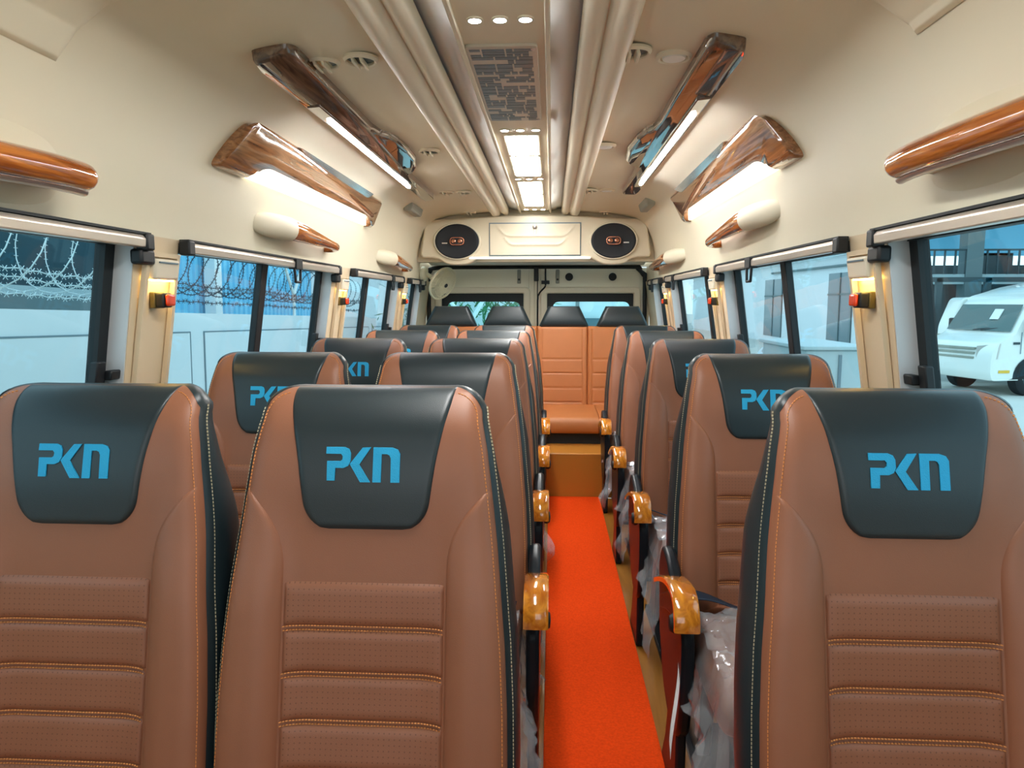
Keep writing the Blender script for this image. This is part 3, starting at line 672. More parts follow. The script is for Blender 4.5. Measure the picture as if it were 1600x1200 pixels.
for i in range(3):
    th0 = 2 * PI * i / 3
    def fn(u, v):
        r = .025 + .09 * u; th = th0 + (v - .5) * (1.2 - .2 * u)
        return tuple(FC + (a_ * math.cos(th) + b2 * math.sin(th)) * r + d_ * ((v - .5) * .03))
    MB().grid(fn, 6, 8).build('blade', M['fanw'], fan)

# ---------------------------------------------------------------- floor items
def cfn(u, v): return (-.015 + .333 * u, .3 + 4.19 * v, .012)
cp = MB().box(-.015, .318, .35, 4.49, .001, .012)
tag(cp.build('carpet_runner', M['carpet'], bevel=.004), 'bright orange carpet runner down the aisle', 'carpet')
struct(MB().box(PX(-1, 1.02), PX(1, 1.02), 4.5, YB, .0, .295).build('trim_11', M['ochre'], bevel=.008))

# ---------------------------------------------------------------- passenger seat
ZTOP = 1.120; TAN = .205; ZC = 1.069
HW = [(.40, .238), (.50, .242), (.61, .240), (.71, .235), (.81, .226), (.87, .220), (.92, .214), (.96, .209), (1.02, .201), (ZC, .191)]
def hw(z):
    h = interp(HW, min(z, ZC))
    if z > ZC:
        t = (z - ZC) / (ZTOP - ZC); h = .142 + (h - .142) * math.sqrt(max(0, 1 - t ** 2.2))
    return h
def F(x, z):
    ax = abs(x); h = hw(min(z, 1.085)); y = -(ZTOP - z) * TAN
    e_ = max(0, h - ax)
    if e_ < .035: y += .026 * (1 - math.sqrt(max(0, 1 - (1 - e_ / .035) ** 2)))
    e2 = ZTOP - z
    if e2 < .075: y += .062 * (1 - math.sqrt(max(0, 1 - (1 - e2 / .075) ** 2)))
    k = smooth((ax - .12) / .055) * (1 - smooth((z - .76) / .22))
    y -= .022 * k
    y -= .012 * math.exp(-((z - .985) / .09) ** 2)
    y += .010 * math.exp(-((z - .62) / .13) ** 2) * (1 - smooth((ax - .09) / .06))
    return y
def zrows(z0, z1, n):
    out = [z0 + (z1 - z0) * i / n for i in range(n + 1)]
    if z1 > 1.10:
        out = [z for z in out if z < 1.06] + [1.06 + (ZTOP - 1.06) * math.sin(PI / 2 * i / 14) for i in range(15)]
    return out
def patch(z0, z1, xl, xr, nx, nz, off, edge=.007, sink=.003, topedge=True, botedge=True):
    rows = zrows(z0, z1, nz); vs_ = []
    for z in rows:
        a, b_ = xl(z), xr(z)
        for i in range(nx + 1):
            # finer near both edges
            t = i / nx; t = .5 - .5 * math.cos(PI * t) if nx > 6 else t
            x = a + (b_ - a) * t
            d = min(x - a, b_ - x)
            if topedge: d = min(d, z1 - z)
            if botedge: d = min(d, z - z0)
            q = max(0, min(1, d / edge)); q = math.sqrt(1 - (1 - q) ** 2)
            vs_.append((x, F(x, z) - (off + sink) * q + sink, z))
    n = nx + 1; fs = [(j * n + i, j * n + i + 1, (j + 1) * n + i + 1, (j + 1) * n + i) for j in range(len(rows) - 1) for i in range(nx)]
    return MB().add(vs_, fs)
def seam_x(z): return .136 + (max(0, hw(z) - .004 - .136)) * max(0, min(1, (z - .82) / .14)) ** 2.6
def outline(n=90):
    pts = []
    zs = [.42 + (ZC - .42) * i / 46 for i in range(46)] + [ZC + (ZTOP - ZC) * math.sin(PI / 2 * i / 10) for i in range(11)]
    for z in zs: pts.append((-hw(z), z))
    for i in range(1, 16): pts.append((-.142 + .284 * i / 16, ZTOP))
    for z in reversed(zs): pts.append((hw(z), z))
    return pts
def stitch_run(mb, pts, pitch=.0062, ln=.0040, w=.0009, h=.0012):
    """pts: list of (pos, normal); dashes along it"""
    acc = 0; nxt = 0
    for (p, n_), (q, m_) in zip(pts, pts[1:]):
        p, q = Vector(p), Vector(q); L_ = (q - p).length
        if L_ < 1e-6: continue
        t = (q - p) / L_; s_ = t.cross(Vector(n_)).normalized(); n3 = Vector(n_).normalized()
        while nxt < acc + L_:
            c0 = p + t * (nxt - acc)
            A = c0 - t * ln / 2; B = c0 + t * ln / 2
            mb.hexa([tuple(A - s_ * w - n3 * h), tuple(B - s_ * w - n3 * h), tuple(B + s_ * w - n3 * h), tuple(A + s_ * w - n3 * h)],
                    [tuple(A - s_ * w * .6 + n3 * h), tuple(B - s_ * w * .6 + n3 * h), tuple(B + s_ * w * .6 + n3 * h), tuple(A + s_ * w * .6 + n3 * h)])
            nxt += pitch
        acc += L_
def hpw(z):   # head panel half width
    h = interp([(.891, .106), (.939, .108), (1.002, .117), (1.023, .121), (1.065, .130), (1.095, .138), (ZTOP, .1425)], z)
    if z < .943: h = .058 + (h - .058) * math.sqrt(max(0, 1 - ((.943 - z) / .052) ** 2))
    return h
LOGO = [
 [(467, 487), (572, 487), (596, 497), (607, 520), (607, 562), (594, 588), (568, 599), (522, 599), (520, 668), (475, 668), (474, 563), (548, 563), (560, 554), (562, 536), (552, 523), (467, 523)],
 [(720, 487), (672, 489), (603, 577), (664, 675), (720, 675), (657, 580)],
 [(734, 487), (840, 487), (872, 498), (886, 522), (886, 675), (836, 675), (834, 545), (826, 528), (812, 522), (782, 522), (781, 675), (734, 675)]]
def make_seat():
    root = bpy.data.objects.new('passenger_seat', None); COL.objects.link(root); root.empty_display_size = .05
    # back cover
    patch(.42, ZTOP, lambda z: -hw(z), lambda z: hw(z), 44, 60, .0, .004, .002, False, False).build('back_cover', M['brown'], root, ang=60)
    patch(.42, .960, lambda z: seam_x(z), lambda z: hw(z) - .001, 14, 60, .0055, .012, .003).build('bolster', M['brown'], root, ang=60)
    patch(.42, .960, lambda z: -hw(z) + .001, lambda z: -seam_x(z), 14, 60, .0055, .012, .003).build('bolster', M['brown'], root, ang=60)
    zs = [.808 - .0752 * i for i in range(6)]
    for a, b_ in zip(zs[1:], zs):
                patch(a + .0010, b_ - .0010, lambda z: -.1345, lambda z: .1345, 20, 14, .0085, .018, .002).build('rib_cushion', M['brown_perf'], root, ang=60)
    patch(.891, ZTOP, lambda z: -hpw(z), lambda z: hpw(z), 36, 40, .0055, .010, .003, False, True).build('head_panel', M['black'], root, ang=60)
    lg = MB()
    for poly in LOGO:
        pr = []
        for (px_, py_) in poly:
            x = (px_ - 677) / 420 * .125 - .004; z = 1.002 - (py_ - 578) / 188 * .056
            pr.append((x, z))
        # per-vertex follow of the panel surface
        n = len(pr)
        lg.add([(x, F(x, z) - .0078, z) for x, z in pr] + [(x, F(x, z) - .0050, z) for x, z in pr],
               [tuple(range(n))] + [(i, (i + 1) % n, n + (i + 1) % n, n + i) for i in range(n)])
    lg.build('embroidered_logo', M['blue'], root, smooth=False)
    # side gusset and back shell in one skin
    ol = outline(); vs_ = []; prof_t = [0, .06, .16, .3, .5, .7, .85, .95, 1]
    for k, (x, z) in enumerate(ol):
        p0 = ol[max(k - 1, 0)]; p1 = ol[min(k + 1, len(ol) - 1)]
        tx, tz = p1[0] - p0[0], p1[1] - p0[1]; L_ = math.hypot(tx, tz) or 1; nx_, nz_ = -tz / L_, tx / L_
        side_k = abs(nx_)
        dep = .105 + .03 * smooth((1.12 - z) / .5)
        for t in prof_t:
            bl = (.002 + .016 * side_k) * math.sin(PI * min(1, t * 1.0)) ** .6 if 0 < t < 1 else 0
            if t == 1: bl = -.010
            vs_.append(((x + nx_ * bl) - math.copysign(.048 * t ** 1.3 * smooth((z - .86) / .24), x) * min(1, abs(x) / .12), F(x, z) + t * dep - .001, z + nz_ * bl - .026 * t * t * abs(nz_)))
    n = len(prof_t); m_ = len(ol)
    fs = [(k * n + i, k * n + i + 1, (k + 1) * n + i + 1, (k + 1) * n + i) for k in range(m_ - 1) for i in range(n - 1)]
    g_ = MB().add(vs_, fs)
    last = [vs_[k * n + n - 1] for k in range(m_)]
    h_ = m_ // 2
    lr = []
    for k in range(h_ + 1):
        a, b_ = Vector(last[k]), Vector(last[m_ - 1 - k])
        lr.append([tuple(a.lerp(b_, i / 6) + Vector((0, .018 * math.sin(PI * i / 6) * smooth(k and (h_ - k) / 8 or 1), 0))) for i in range(7)])
    g_.loft(lr, close=False)
    g_.build('side_gusset', M['black'], root, ang=60)
    # stitching
    so, sw = MB(), MB()
    inn = []; outw = []
    for k, (x, z) in enumerate(ol):
        p0 = ol[max(k - 1, 0)]; p1 = ol[min(k + 1, len(ol) - 1)]
        tx, tz = p1[0] - p0[0], p1[1] - p0[1]; L_ = math.hypot(tx, tz) or 1; nx_, nz_ = -tz / L_, tx / L_
        if abs(x) < hpw(min(z, ZTOP)) + .001 and z > 1.105: continue
        xi, zi = x - nx_ * .0075, z - nz_ * .0075
        inn.append(((xi, F(xi, zi) - (.004 if z < .955 else .0005), zi), (nx_ * .75, -.66, nz_ * .75)))
        if z < 1.09: outw.append(((x + nx_ * .0085, F(x, z) + .012, z + nz_ * .0085), (nx_ * .95, -.3, nz_ * .95)))
    for seg in (inn, outw):
        h2 = len(seg) // 2
        for part in (seg[:h2], seg[h2:]):
            mb = MB(); stitch_run(mb, part)
            mb.build('orange_stitching' if seg is inn else 'pale_stitching', M['stitch_o'] if seg is inn else M['stitch_w'], root, smooth=False)
    for zz in zs[1:5]:
        so = MB()
        for dz in (.0035, -.0035):
            pts = [((-.132 + .264 * i / 30, F(-.132 + .264 * i / 30, zz) - .0058, zz + dz), (0, -1, .0)) for i in range(31)]
            stitch_run(so, pts, .0052, .0034, .0007, .0012)
        so.build('rib_stitching', M['stitch_o'], root, smooth=False)
    # cushion
    def rbox(x0, x1, y0, y1, z0, z1, crown, m__, name):
        def fn(u, v):
            th = 2 * PI * v; cx__ = math.cos(th); sz = math.sin(th)
            k = 5.0
            r_ = (abs(cx__) ** k + abs(sz) ** k) ** (-1 / k)
            X = (x0 + x1) / 2 + (x1 - x0) / 2 * cx__ * r_
            e3 = min(1, min(u, 1 - u) * 9); q = math.sqrt(1 - (1 - e3) ** 2)
            Z = (z0 + z1) / 2 + (z1 - z0) / 2 * sz * r_ * (.55 + .45 * q)
            X = (x0 + x1) / 2 + (X - (x0 + x1) / 2) * (.94 + .06 * q)
            if sz > 0: Z += crown * sz * (1 - (2 * abs(X - (x0 + x1) / 2) / (x1 - x0)) ** 2)
            return (X, y0 + (y1 - y0) * u, Z)
        g3 = MB().grid(fn, 24, 40)
        g3.add([fn(0, j / 40) for j in range(40)], [tuple(range(40))]); g3.add([fn(1, j / 40) for j in range(40)], [tuple(range(40))])
        return g3.build(name, m__, root, ang=60)
    rbox(-.228, .228, -.60, -.10, .335, .445, .012, M['brown'], 'seat_cushion')
    # frame, legs
    MB().box(-.19, .19, -.56, -.12, .29, .345).build('base_pan', M['blackm'], root, bevel=.01)
    for s_ in (-1, 1):
        MB().prism([(s_ * .165 - .02, y, z) for y, z in ((-.50, .30), (-.40, .30), (-.36, .02), (-.52, .02))], (.04, 0, 0)).build('leg', M['blackp'], root, bevel=.006)
        MB().prism([(s_ * .165 - .02, y, z) for y, z in ((-.22, .30), (-.12, .30), (-.02, .02), (-.16, .02))], (.04, 0, 0)).build('leg', M['blackp'], root, bevel=.006)
    MB().box(-.20, .20, -.54, -.0, .0, .022).build('floor_rail', M['blackp'], root, bevel=.004)
    return root
def add_arm(root, s):
    """aisle-side moulded panel with the lacquered armrest; s = +1 aisle on +x side"""
    x = s * .262
    pan = [(-.40, .47), (-.37, .50), (-.30, .50), (-.17, .58), (-.07, .60), (-.02, .54), (-.05, .36), (-.14, .22), (-.28, .16), (-.36, .20), (-.40, .33)]
    MB().prism([(x - .016, y, z) for y, z in roundpoly([q for q in pan], .04)], (.032, 0, 0)).build('side_panel', M['blackp'], root, bevel=.010, seg=3)
    pil = [(-.36, .50), (-.28, .50), (-.24, .30), (-.18, .10), (-.12, .0), (-.34, .0), (-.34, .2)]
    MB().prism([(x - .013, y, z) for y, z in roundpoly(pil, .02)], (.026, 0, 0)).build('pedestal', M['blackp'], root, bevel=.006)
    # arm carrier
    xr = s * .270
    car = [(-.30, .585), (-.20, .575), (-.09, .525), (-.05, .50), (-.07, .47), (-.16, .505), (-.27, .535), (-.335, .53), (-.34, .57)]
    MB().prism([(xr - .016, y, z) for y, z in roundpoly([(q[0] - .04, q[1] - .045) for q in car], .012)], (.032, 0, 0)).build('arm_carrier', M['blackp'], root, bevel=.006)
    # wooden cap: curved strip that rolls over the front end
    pr = [(-.04, .545), (-.12, .580), (-.20, .608), (-.28, .622), (-.325, .618), (-.355, .600), (-.372, .572), (-.376, .545)]
    top_ = spline([Vector((0, a - .04, b_ - .045)) for a, b_ in pr], 4)
    rings = []
    for i, p in enumerate(top_):
        t = (top_[min(i + 1, len(top_) - 1)] - top_[max(i - 1, 0)]).normalized(); nrm = Vector((0, t.z, -t.y))
        if nrm.z < 0 and i < 3: nrm = -nrm
        a, b_ = xr - .030, xr + .030; q = nrm * .012
        c1 = p - q
        rings.append([(a, p.y, p.z), (a + .006, (p + nrm * .004).y, (p + nrm * .004).z), (b_ - .006, (p + nrm * .004).y, (p + nrm * .004).z), (b_, p.y, p.z), (b_, c1.y, c1.z), (a, c1.y, c1.z)])
    MB().loft(rings).build('armrest', M['wood'], root, ang=50)
    MB().lathe((xr + s * .014, -.365, .500), (s, 0, 0), [(.022, 0), (.024, .010), (.018, .020), (.001, .022)], 18).build('recline_knob', M['blackm'], root)
    return root

seatW = make_seat()
CW = []   # window seat prototype without arm
seatL = copy_tree(seatW); add_arm(seatL, 1)
seatR = copy_tree(seatW); add_arm(seatR, -1)
PITCHY = .83
RN = ['row nearest camera', 'second row', 'third row', 'fourth row', 'rearmost single row']
RN = ['nearest row', 'second row', 'third row', 'fourth row', 'fifth row before the rear bench']
def place(proto, first, x, y, label, grp):
    o = proto if first else copy_tree(proto)
    o.location = (x, y, 0); tag(o, label, 'seat', grp); return o
YR = [1.175 + PITCHY * i for i in range(5)]
XW = [-.808, -.798, -.794, -.79, -.79]
XL = [-.308, -.303, -.305, -.305, -.305]
XR = [.575, .592, .595, .595, .595]
for i in range(4, -1, -1): place(seatW, i == 0, XW[i], YR[i], 'brown and black window seat of the left pair, %s' % RN[i], 'left window seats')
for i in range(4, -1, -1): place(seatL if i else seatW, i == 1, XL[i], YR[i], 'brown and black aisle seat of the left pair, %s' % RN[i], 'left aisle seats')
for i in range(4, -1, -1): place(seatR if i else seatW, i == 1, XR[i], YR[i], 'brown and black single seat right of the aisle, %s' % RN[i], 'right single seats')

# seat belts lying across the cushions
def belt(x, y, label, ph=0.0):
    def fn(u, v):
        X = -.215 + .43 * u
        wv = .010 * math.sin(9 * u + ph)
        return (x + X, y - .205 - .055 * v + .035 * math.sin(5 * u + ph), .478 + .012 * math.sin(3 * PI * u + ph) + .025 * (1 - v) * math.cos(7 * u + ph) * .5 + .012)
    o = MB().grid(fn, 40, 6).build('seat_belt', M['navy']); sm_ = o.modifiers.new('s', 'SOLIDIFY'); sm_.thickness = .003
    tag(o, label, 'seat belt', 'navy lap belts')
for i in range(1, 4):
    belt(.593, YR[i], 'navy lap belt across the right seat cushion, %s' % RN[i], i * 1.3)
    belt(-.304, YR[i], 'navy lap belt across the left aisle seat cushion, %s' % RN[i], i * .9 + 1)

# crumpled clear plastic covers
def cover(x, y, s, label, seed):
    W_, D_ = .235, .43
    def fn(u, v):
        # u across 0..1 from wall side to aisle side, v front..back
        a = (u - .5) * 2; over = max(0, abs(a) - .70) / .30
        X = math.copysign(min(abs(a) / .70, 1) * .226 + over * .012, a)
        Z = .466 - over * .17
        fy = max(0, .22 - v) / .22
        Y = -.605 + (v - .22) / .78 * .36 if v > .22 else -.605 - fy * .03
        Z -= fy * .15 if fy > 0 else 0
        p = Vector((X * 9 + seed, Y * 9, Z * 7))
        c1 = noise.noise(p) ; c2 = abs(noise.noise(p * 1.9)); c3 = abs(noise.noise(p * 4.5))
        amp = 1.0
        off = .018 * c1 + .045 * c2 + .018 * c3
        Z += off * (1 if over < .1 and fy < .1 else .3)
        X += math.copysign(max(0, off) * over, a) + math.copysign(.015 * over * (1 + 2 * noise.noise(p * 1.7)), a)
        Y -= fy * (off + .01)
        # loose triangular corner on the aisle side
        if a * s > 0: 
            k = over * smooth(1 - abs(v - .12) / .3); X += s * .03 * k; Z -= .04 * k
        return (X, Y, Z)
    o = MB().grid(fn, 60, 44).build('plastic_cover', M['film'], ang=25); o.location = (x, y, 0)
    tag(o, label, 'plastic cover', 'clear plastic covers on the seat cushions')
for i in range(1, 4):
    cover(.593, YR[i], -1, 'crumpled clear plastic cover on the right seat cushion, %s' % RN[i], i * 3.1)
    cover(-.304, YR[i], 1, 'crumpled clear plastic cover on the left aisle cushion, %s' % RN[i], 20 + i * 2.3)
cover(.593, YR[4], -1, 'crumpled clear plastic cover on the right seat cushion, %s' % RN[4], 31)

tg = MB()
def tf(u, v): return (.318 + .004 * math.sin(5 * v) - .03 * v, 1.66 - .10 * v + (u - .5) * .022, .425 - .20 * v + .03 * (u - .5))
tg.grid(tf, 3, 20); tg = tg.build('paper_tag', M['owhite']); q_ = tg.modifiers.new('s', 'SOLIDIFY'); q_.thickness = .0012
tag(tg, 'thin white paper tag hanging at the side of right second row seat', 'tag')

# ---------------------------------------------------------------- rear bench
BY = 5.42
bench = thing('rear_bench', 'tan leather four-place bench with black headrests across the rear', 'bench', (XC, BY, .295))
MB().box(-.92, .92, -.60, -.05, .0, .085).build('plinth', M['rubber'], bench)
xs = [(-.92, -.435), (-.435, .012), (.012, .415), (.415, .92)]
for (a, b_) in ((-.92, -.0), (.0, .92)): pass
def roll(x0, x1):
    pts = roundpoly([(-.66, .075), (-.66, .19), (-.08, .20), (-.08, .06)], [.05, .06, .01, .01], 6)
    return MB().prism([(x0, y, z) for y, z in pts], (x1 - x0, 0, 0))
for a, b_ in ((-.92, -.434), (-.432, .006), (.008, .46), (.462, .92)): roll(a, b_).build('cushion', M['tan'], bench, bevel=.006)
HR = [(-.445 - .200, 0)]
bx = [(-.92, -.42), (-.418, .018), (.020, .405), (.407, .92)]
zseg = [.12, .22, .355, .47, .585, .79]
for k, (a, b_) in enumerate(bx):
    m_ = MB()
    def bf(u, v):
        x = a + (b_ - a) * u; z = .11 + .682 * v
        y = -.10 + (z - .11) * .14
        d = 0
        for zs_ in (.215, .325, .435, .54): d += .006 * math.exp(-((z - zs_) / .004) ** 2) * (1 if .04 < x - a < b_ - a - .04 else 0)
        for xs_ in (.035, b_ - a - .035): d += .006 * math.exp(-((x - a - xs_) / .004) ** 2)
        ed = min(1, min(u, 1 - u) * 30, (1 - v) * 30)
        return (x, y + d + .02 * (1 - math.sqrt(1 - (1 - ed) ** 2)), z)
    m_.grid(bf, 60, 90)
    m_.hexa([(a, -.085, .11), (b_, -.085, .11), (b_, .03, .11), (a, .03, .11)], [(a, .015, .785), (b_, .015, .785), (b_, .10, .785), (a, .10, .785)])
    m_.build('backrest', M['tan'], bench, ang=60)
for (x0, x1) in ((-.853, -.442), (-.405, -.018), (.030, .418), (.470, .872)):
    xc_ = (x0 + x1) / 2; h0 = (x1 - x0) / 2; h1 = h0 - .075
    rings = []
    for t in (0, .15, .4, .7, .9, .98, 1.0):
        q = h0 + (h1 - h0) * t; z = .785 + .158 * t
        th_ = .055 * (1 if t < .9 else (.75 if t < .99 else .3)) * (.75 if t == 0 else 1)
        yc_ = .045 + .02 * t
        lp = roundpoly([(-q, -th_), (q, -th_), (q, th_), (-q, th_)], .035, 5)
        rings.append([(xc_ + p[0], yc_ + p[1], z) for p in lp])
    MB().loft(rings).build('headrest', M['black'], bench, ang=70)

# ---------------------------------------------------------------- outside the van
GZ = -.72
TILT = math.radians(1.55)
Rt = Matrix.Rotation(-TILT, 4, 'X')
yard = []
def out(o):   # the yard left of the van slopes gently away; the right side is level
    if o.location.x > 2: return o
    o.matrix_world = Matrix.Translation((0, 0, 1.27)) @ Rt @ Matrix.Translation((0, 0, -1.27)) @ o.matrix_basis
    return o
g = struct(MB().box(-60, 0, -30, 120, GZ - .1, GZ).build('floor_yard', M['ground'], smooth=False)); out(g)
g = struct(MB().box(0, 60, -30, 120, GZ - .1, GZ).build('floor_yard', M['ground'], smooth=False))
# compound wall on the left
WX = -3.5; WZ = 1.345
cw = thing('compound_wall', 'long white panelled compound wall outside the left windows', 'wall', (WX, 4, GZ))
b = MB().box(-.18, 0, -4.5, 16, 0, WZ - GZ)
b.build('wall_body', M['owall'], cw)
pm = MB()
for k in range(5):
    y0, y1 = .3 + 3.34 * k - .05 - 4, 3.3 + 3.34 * k - 4
    z1 = WZ - GZ - .19
    MB().box(-.001, .010, y0, y1, .3, z1).build('panel', M['owall'], cw, bevel=.004)
    MB().box(.0, .0125, y0 - .012, y1 + .012, z1, z1 + .012).box(.0, .0125, y0 - .012, y0, .3, z1).box(.0, .0125, y1, y1 + .012, .3, z1).build('panel_groove', M['ogroove'], cw)
out(cw)
# Y posts with coil and strands
for k, y in enumerate((3.2, 6.45, 9.7)):
    t = MB()
    t.tube([(0, 0, 0), (0, 0, .30)], .022, 8); t.tube([(0, 0, .28), (.0, -.26, .60), (.0, -.30, .75)], .022, 8); t.tube([(0, 0, .28), (.0, .26, .60), (0, .34, .80)], .022, 8)
    o = t.build('fence_post', M['owhite']); o.location = (WX - .09, y, WZ)
    tag(o, 'white Y-shaped steel post on compound wall, %s from the camera' % ['nearest', 'second', 'third'][k], 'post', 'Y posts on the compound wall'); out(o)
def coil(y0, y1, r, m_, label, ph, zc_=.47, pitch=.34):
    n = int((y1 - y0) / pitch * 20); pts = []
    for i in range(n + 1):
        th = 2 * PI * i / 20 + ph
        pts.append((r * math.cos(th) * .8, (y1 - y0) * i / n + .10 * math.sin(th * 1.0), r * math.sin(th)))
    mb = MB().tube(pts, .0048, 4, cap=False)
    # barbs
    for i in range(0, len(pts) - 1):
        for q in (.25, .75):
            p = Vector(pts[i]).lerp(Vector(pts[i + 1]), q); t = (Vector(pts[i + 1]) - Vector(pts[i])).normalized()
            s_ = t.cross(Vector((0, 1, .3))).normalized() * .016
            mb.tube([p - s_, p + s_ + t * .008], .003, 3, cap=False)
    o = mb.build('razor_wire', m_); o.location = (WX - .09, y0, WZ + zc_); tag(o, label, 'razor wire', 'razor wire coils on the compound wall'); out(o)
coil(.6, 5.6, .36, M['wire'], 'pale razor wire coil on wall outside the front left window', 0, .48, .30)
coil(5.6, 12.5, .24, M['wiredark'], 'dark razor wire coil on wall outside the second left window', 1.0, .42, .30)
def strand(y0, y1, z, m_, label, sag=.03):
    n = 90; pts = [(.012 * math.sin(i * 1.3), (y1 - y0) * i / n, -sag * math.sin(PI * ((i / n * 3) % 1)) + .008 * math.sin(i * 2.1)) for i in range(n + 1)]
    mb = MB().tube(pts, .0045, 4, cap=False)
    for i in range(0, n, 1):
        p = Vector(pts[i]); mb.tube([p + Vector((0, -.02, -.02)), p + Vector((0, .02, .02))], .003, 3, cap=False); mb.tube([p + Vector((0, .02, -.02)), p + Vector((0, -.02, .02))], .003, 3, cap=False)
    o = mb.build('barbed_wire', m_); o.location = (WX - .06, y0, WZ + z); tag(o, label, 'barbed wire', 'barbed wire strands'); out(o)
strand(.6, 6.2, .28, M['wire'], 'pale upper barbed wire strand outside the front left window')
strand(.6, 6.2, .23, M['wire'], 'pale middle barbed wire strand outside the front left window', .05)
strand(.6, 6.2, .11, M['wire'], 'pale lowest barbed wire strand outside the front left window', .02)
strand(6.2, 13, .30, M['wiredark'], 'dark upper barbed wire strand outside the second left window')
strand(6.2, 13, .27, M['wiredark'], 'dark middle barbed wire strand outside the second left window', .05)
strand(6.2, 13, .12, M['wiredark'], 'dark lowest barbed wire strand outside the second left window', .01)
# blue corrugated shed
sx_ = -6.0
t = thing('blue_shed', 'blue corrugated metal shed beyond the wall seen through left windows', 'shed', (sx_, 13.9, GZ))
def cf(u, v):
    y = -3.2 + 6.6 * u; return (.035 * (1 if math.sin(y * 2 * PI / .21) > 0 else 0) , y, 5.2 * v)
MB().grid(cf, 400, 1).build('corrugated_sheet', M['shed'], t, smooth=False)
MB().box(-3.5, -.02, -3.2, 3.4, 0, 5.1).build('shed_body', M['shed'], t)
out(t)
t = thing('pale_shed', 'pale grey sheet wall at the far end of blue shed', 'shed', (sx_, 20.6, GZ))
MB().box(-3.5, -.02, -3.1, 9, 0, 5.1).build('shed_body', M['owall'], t); out(t)
t = thing('dark_shed', 'dark open shed in painted teal haze beyond wall outside the front left window', 'shed', (sx_ - .2, 4, GZ))
MB().box(-3.5, -.02, -5.0, 6.5, 0, 5.6).build('shed_body', M['darkshed'], t)
MB().box(-.02, .03, -5, 6.4, 2.30, 2.40).build('pale_band', M['sheet'], t)
MB().box(-.02, .02, -5, 6.4, 1.4, 2.30).build('lower_wall', M['steel'], t)
out(t)
tag(out(MB().box(sx_ + .1, sx_ + .3, 11.75, 12.0, GZ, 4.5).build('shed_column', M['owhite'], bevel=.01)), 'white column in front of the blue shed', 'column')

# rear view: pale wall, posts, foliage
t = thing('rear_wall', 'pale wall behind the van seen through the rear windows', 'wall', (0, 13.5, GZ))
MB().box(-3.0, 2.3, 0, .2, 0, 3.6).build('wall_body', M['owall'], t); out(t)
def bush(x, y, z, r, n, seed, label):
    rn = random.Random(seed); mb = MB()
    for i in range(n):
        p = Vector((rn.gauss(0, r * .5), rn.gauss(0, r * .3), rn.gauss(0, r * .45)))
        a = Vector((rn.uniform(-1, 1), rn.uniform(-1, 1), rn.uniform(-1, 1))).normalized() * rn.uniform(.05, .12); b_ = a.cross(Vector((rn.random(), rn.random(), rn.random()))).normalized() * .025
        mb.add([tuple(p - a), tuple(p + b_), tuple(p + a), tuple(p - b_)], [(0, 1, 2, 3)])
    o = mb.build('bush', M['leaf'], smooth=False); o.location = (x, y, z); tag(o, label, 'bush', 'bushes behind the van'); out(o)
bush(-1.0, 12.2, 2.0, .9, 900, 5, 'green leafy bush behind left rear window, right one')
bush(-2.3, 12.6, 1.2, .7, 500, 6, 'green leafy bush behind left rear window, left one')
o = MB().tube([(0, 0, 0), (0, 0, 1.2), (-.45, 0, 1.8)], .03, 8).tube([(0, 0, 1.2), (.35, 0, 1.8)], .03, 8).build('fence_post', M['owhite']); o.location = (-1.25, 10.6, .0)
tag(o, 'white Y-shaped post outside the left rear window', 'post'); out(o)
o = MB().tube([(0, 0, 0), (.25, 0, 1.0), (.55, 0, 2.0)], .035, 8).build('fence_brace', M['owhite']); o.location = (.62, 10.2, .3)
tag(o, 'slanting white brace outside the right rear window', 'post'); out(o)
t = thing('dark_opening', 'dark framed opening in pale wall outside right rear window', 'opening', (0, 13.4, GZ))
MB().box(-.0, .9, 0, .08, 1.3, 2.05).build('panel', M['owin'], t); MB().box(.45, .52, -.02, .0, 1.5, 3.2).box(2.2, 2.27, -.02, .0, 1.5, 3.2).build('post', M['steel'], t); out(t)

# right side: white building
t = thing('white_building', 'white building with tall grey windows outside second right window', 'building', (11, 30, GZ))
MB().box(0, .8, -6, 26, 0, 3.75).build('wall', M['owall'], t)
MB().box(-.25, .8, -6.1, 26, 3.75, 3.95).build('cornice', M['owall'], t)
MB().box(-.1, .8, -6, 26, 3.95, 6.2).build('upper_wall', M['sheet'], t)
rl = MB()
for i in range(75): rl.box(-.14, -.1, -6 + i * .42, -5.8 + i * .42, 3.97, 5.6)
rl.build('upper_slats', M['owall'], t)
for k, (y0, y1, z0, z1) in enumerate(((-3.4, -1.1, .3, 3.1), (4.5, 7.3, .3, 3.1), (14, 17, .3, 3.1))):
    MB().box(-.02, .05, y0, y1, z0, z1).build('window', M['owin'], t)
    MB().box(-.05, .0, y0, y0 + .1, z0, z1).box(-.05, .0, (y0 + y1) / 2 - .04, (y0 + y1) / 2 + .04, z0, z1).box(-.05, 0, y0, y1, z1 - .85, z1 - .78).build('window_bars', M['steel'], t)
MB().tube([(-.1, -4.6, 0), (-.1, -4.6, 3.0), (-.1, -4.2, 3.35), (-.1, 6, 3.4)], .05, 8).build('drainpipe', M['steel'], t)
out(t)
t = thing('metal_cabinet', 'pale metal cabinet in yard behind second right window', 'cabinet', (3.0, 8.0, GZ))
MB().box(-.38, .26, -.6, .9, 0, 1.50).build('body', M['opale'], t, bevel=.02)
MB().box(-.42, .30, -.64, .95, 1.50, 1.54).build('lid', M['opale'], t, bevel=.01)
MB().box(-.05, -.02, -.615, -.60, .1, 1.45).build('door_gap', M['ogroove'], t)
out(t)
rn = random.Random(11)
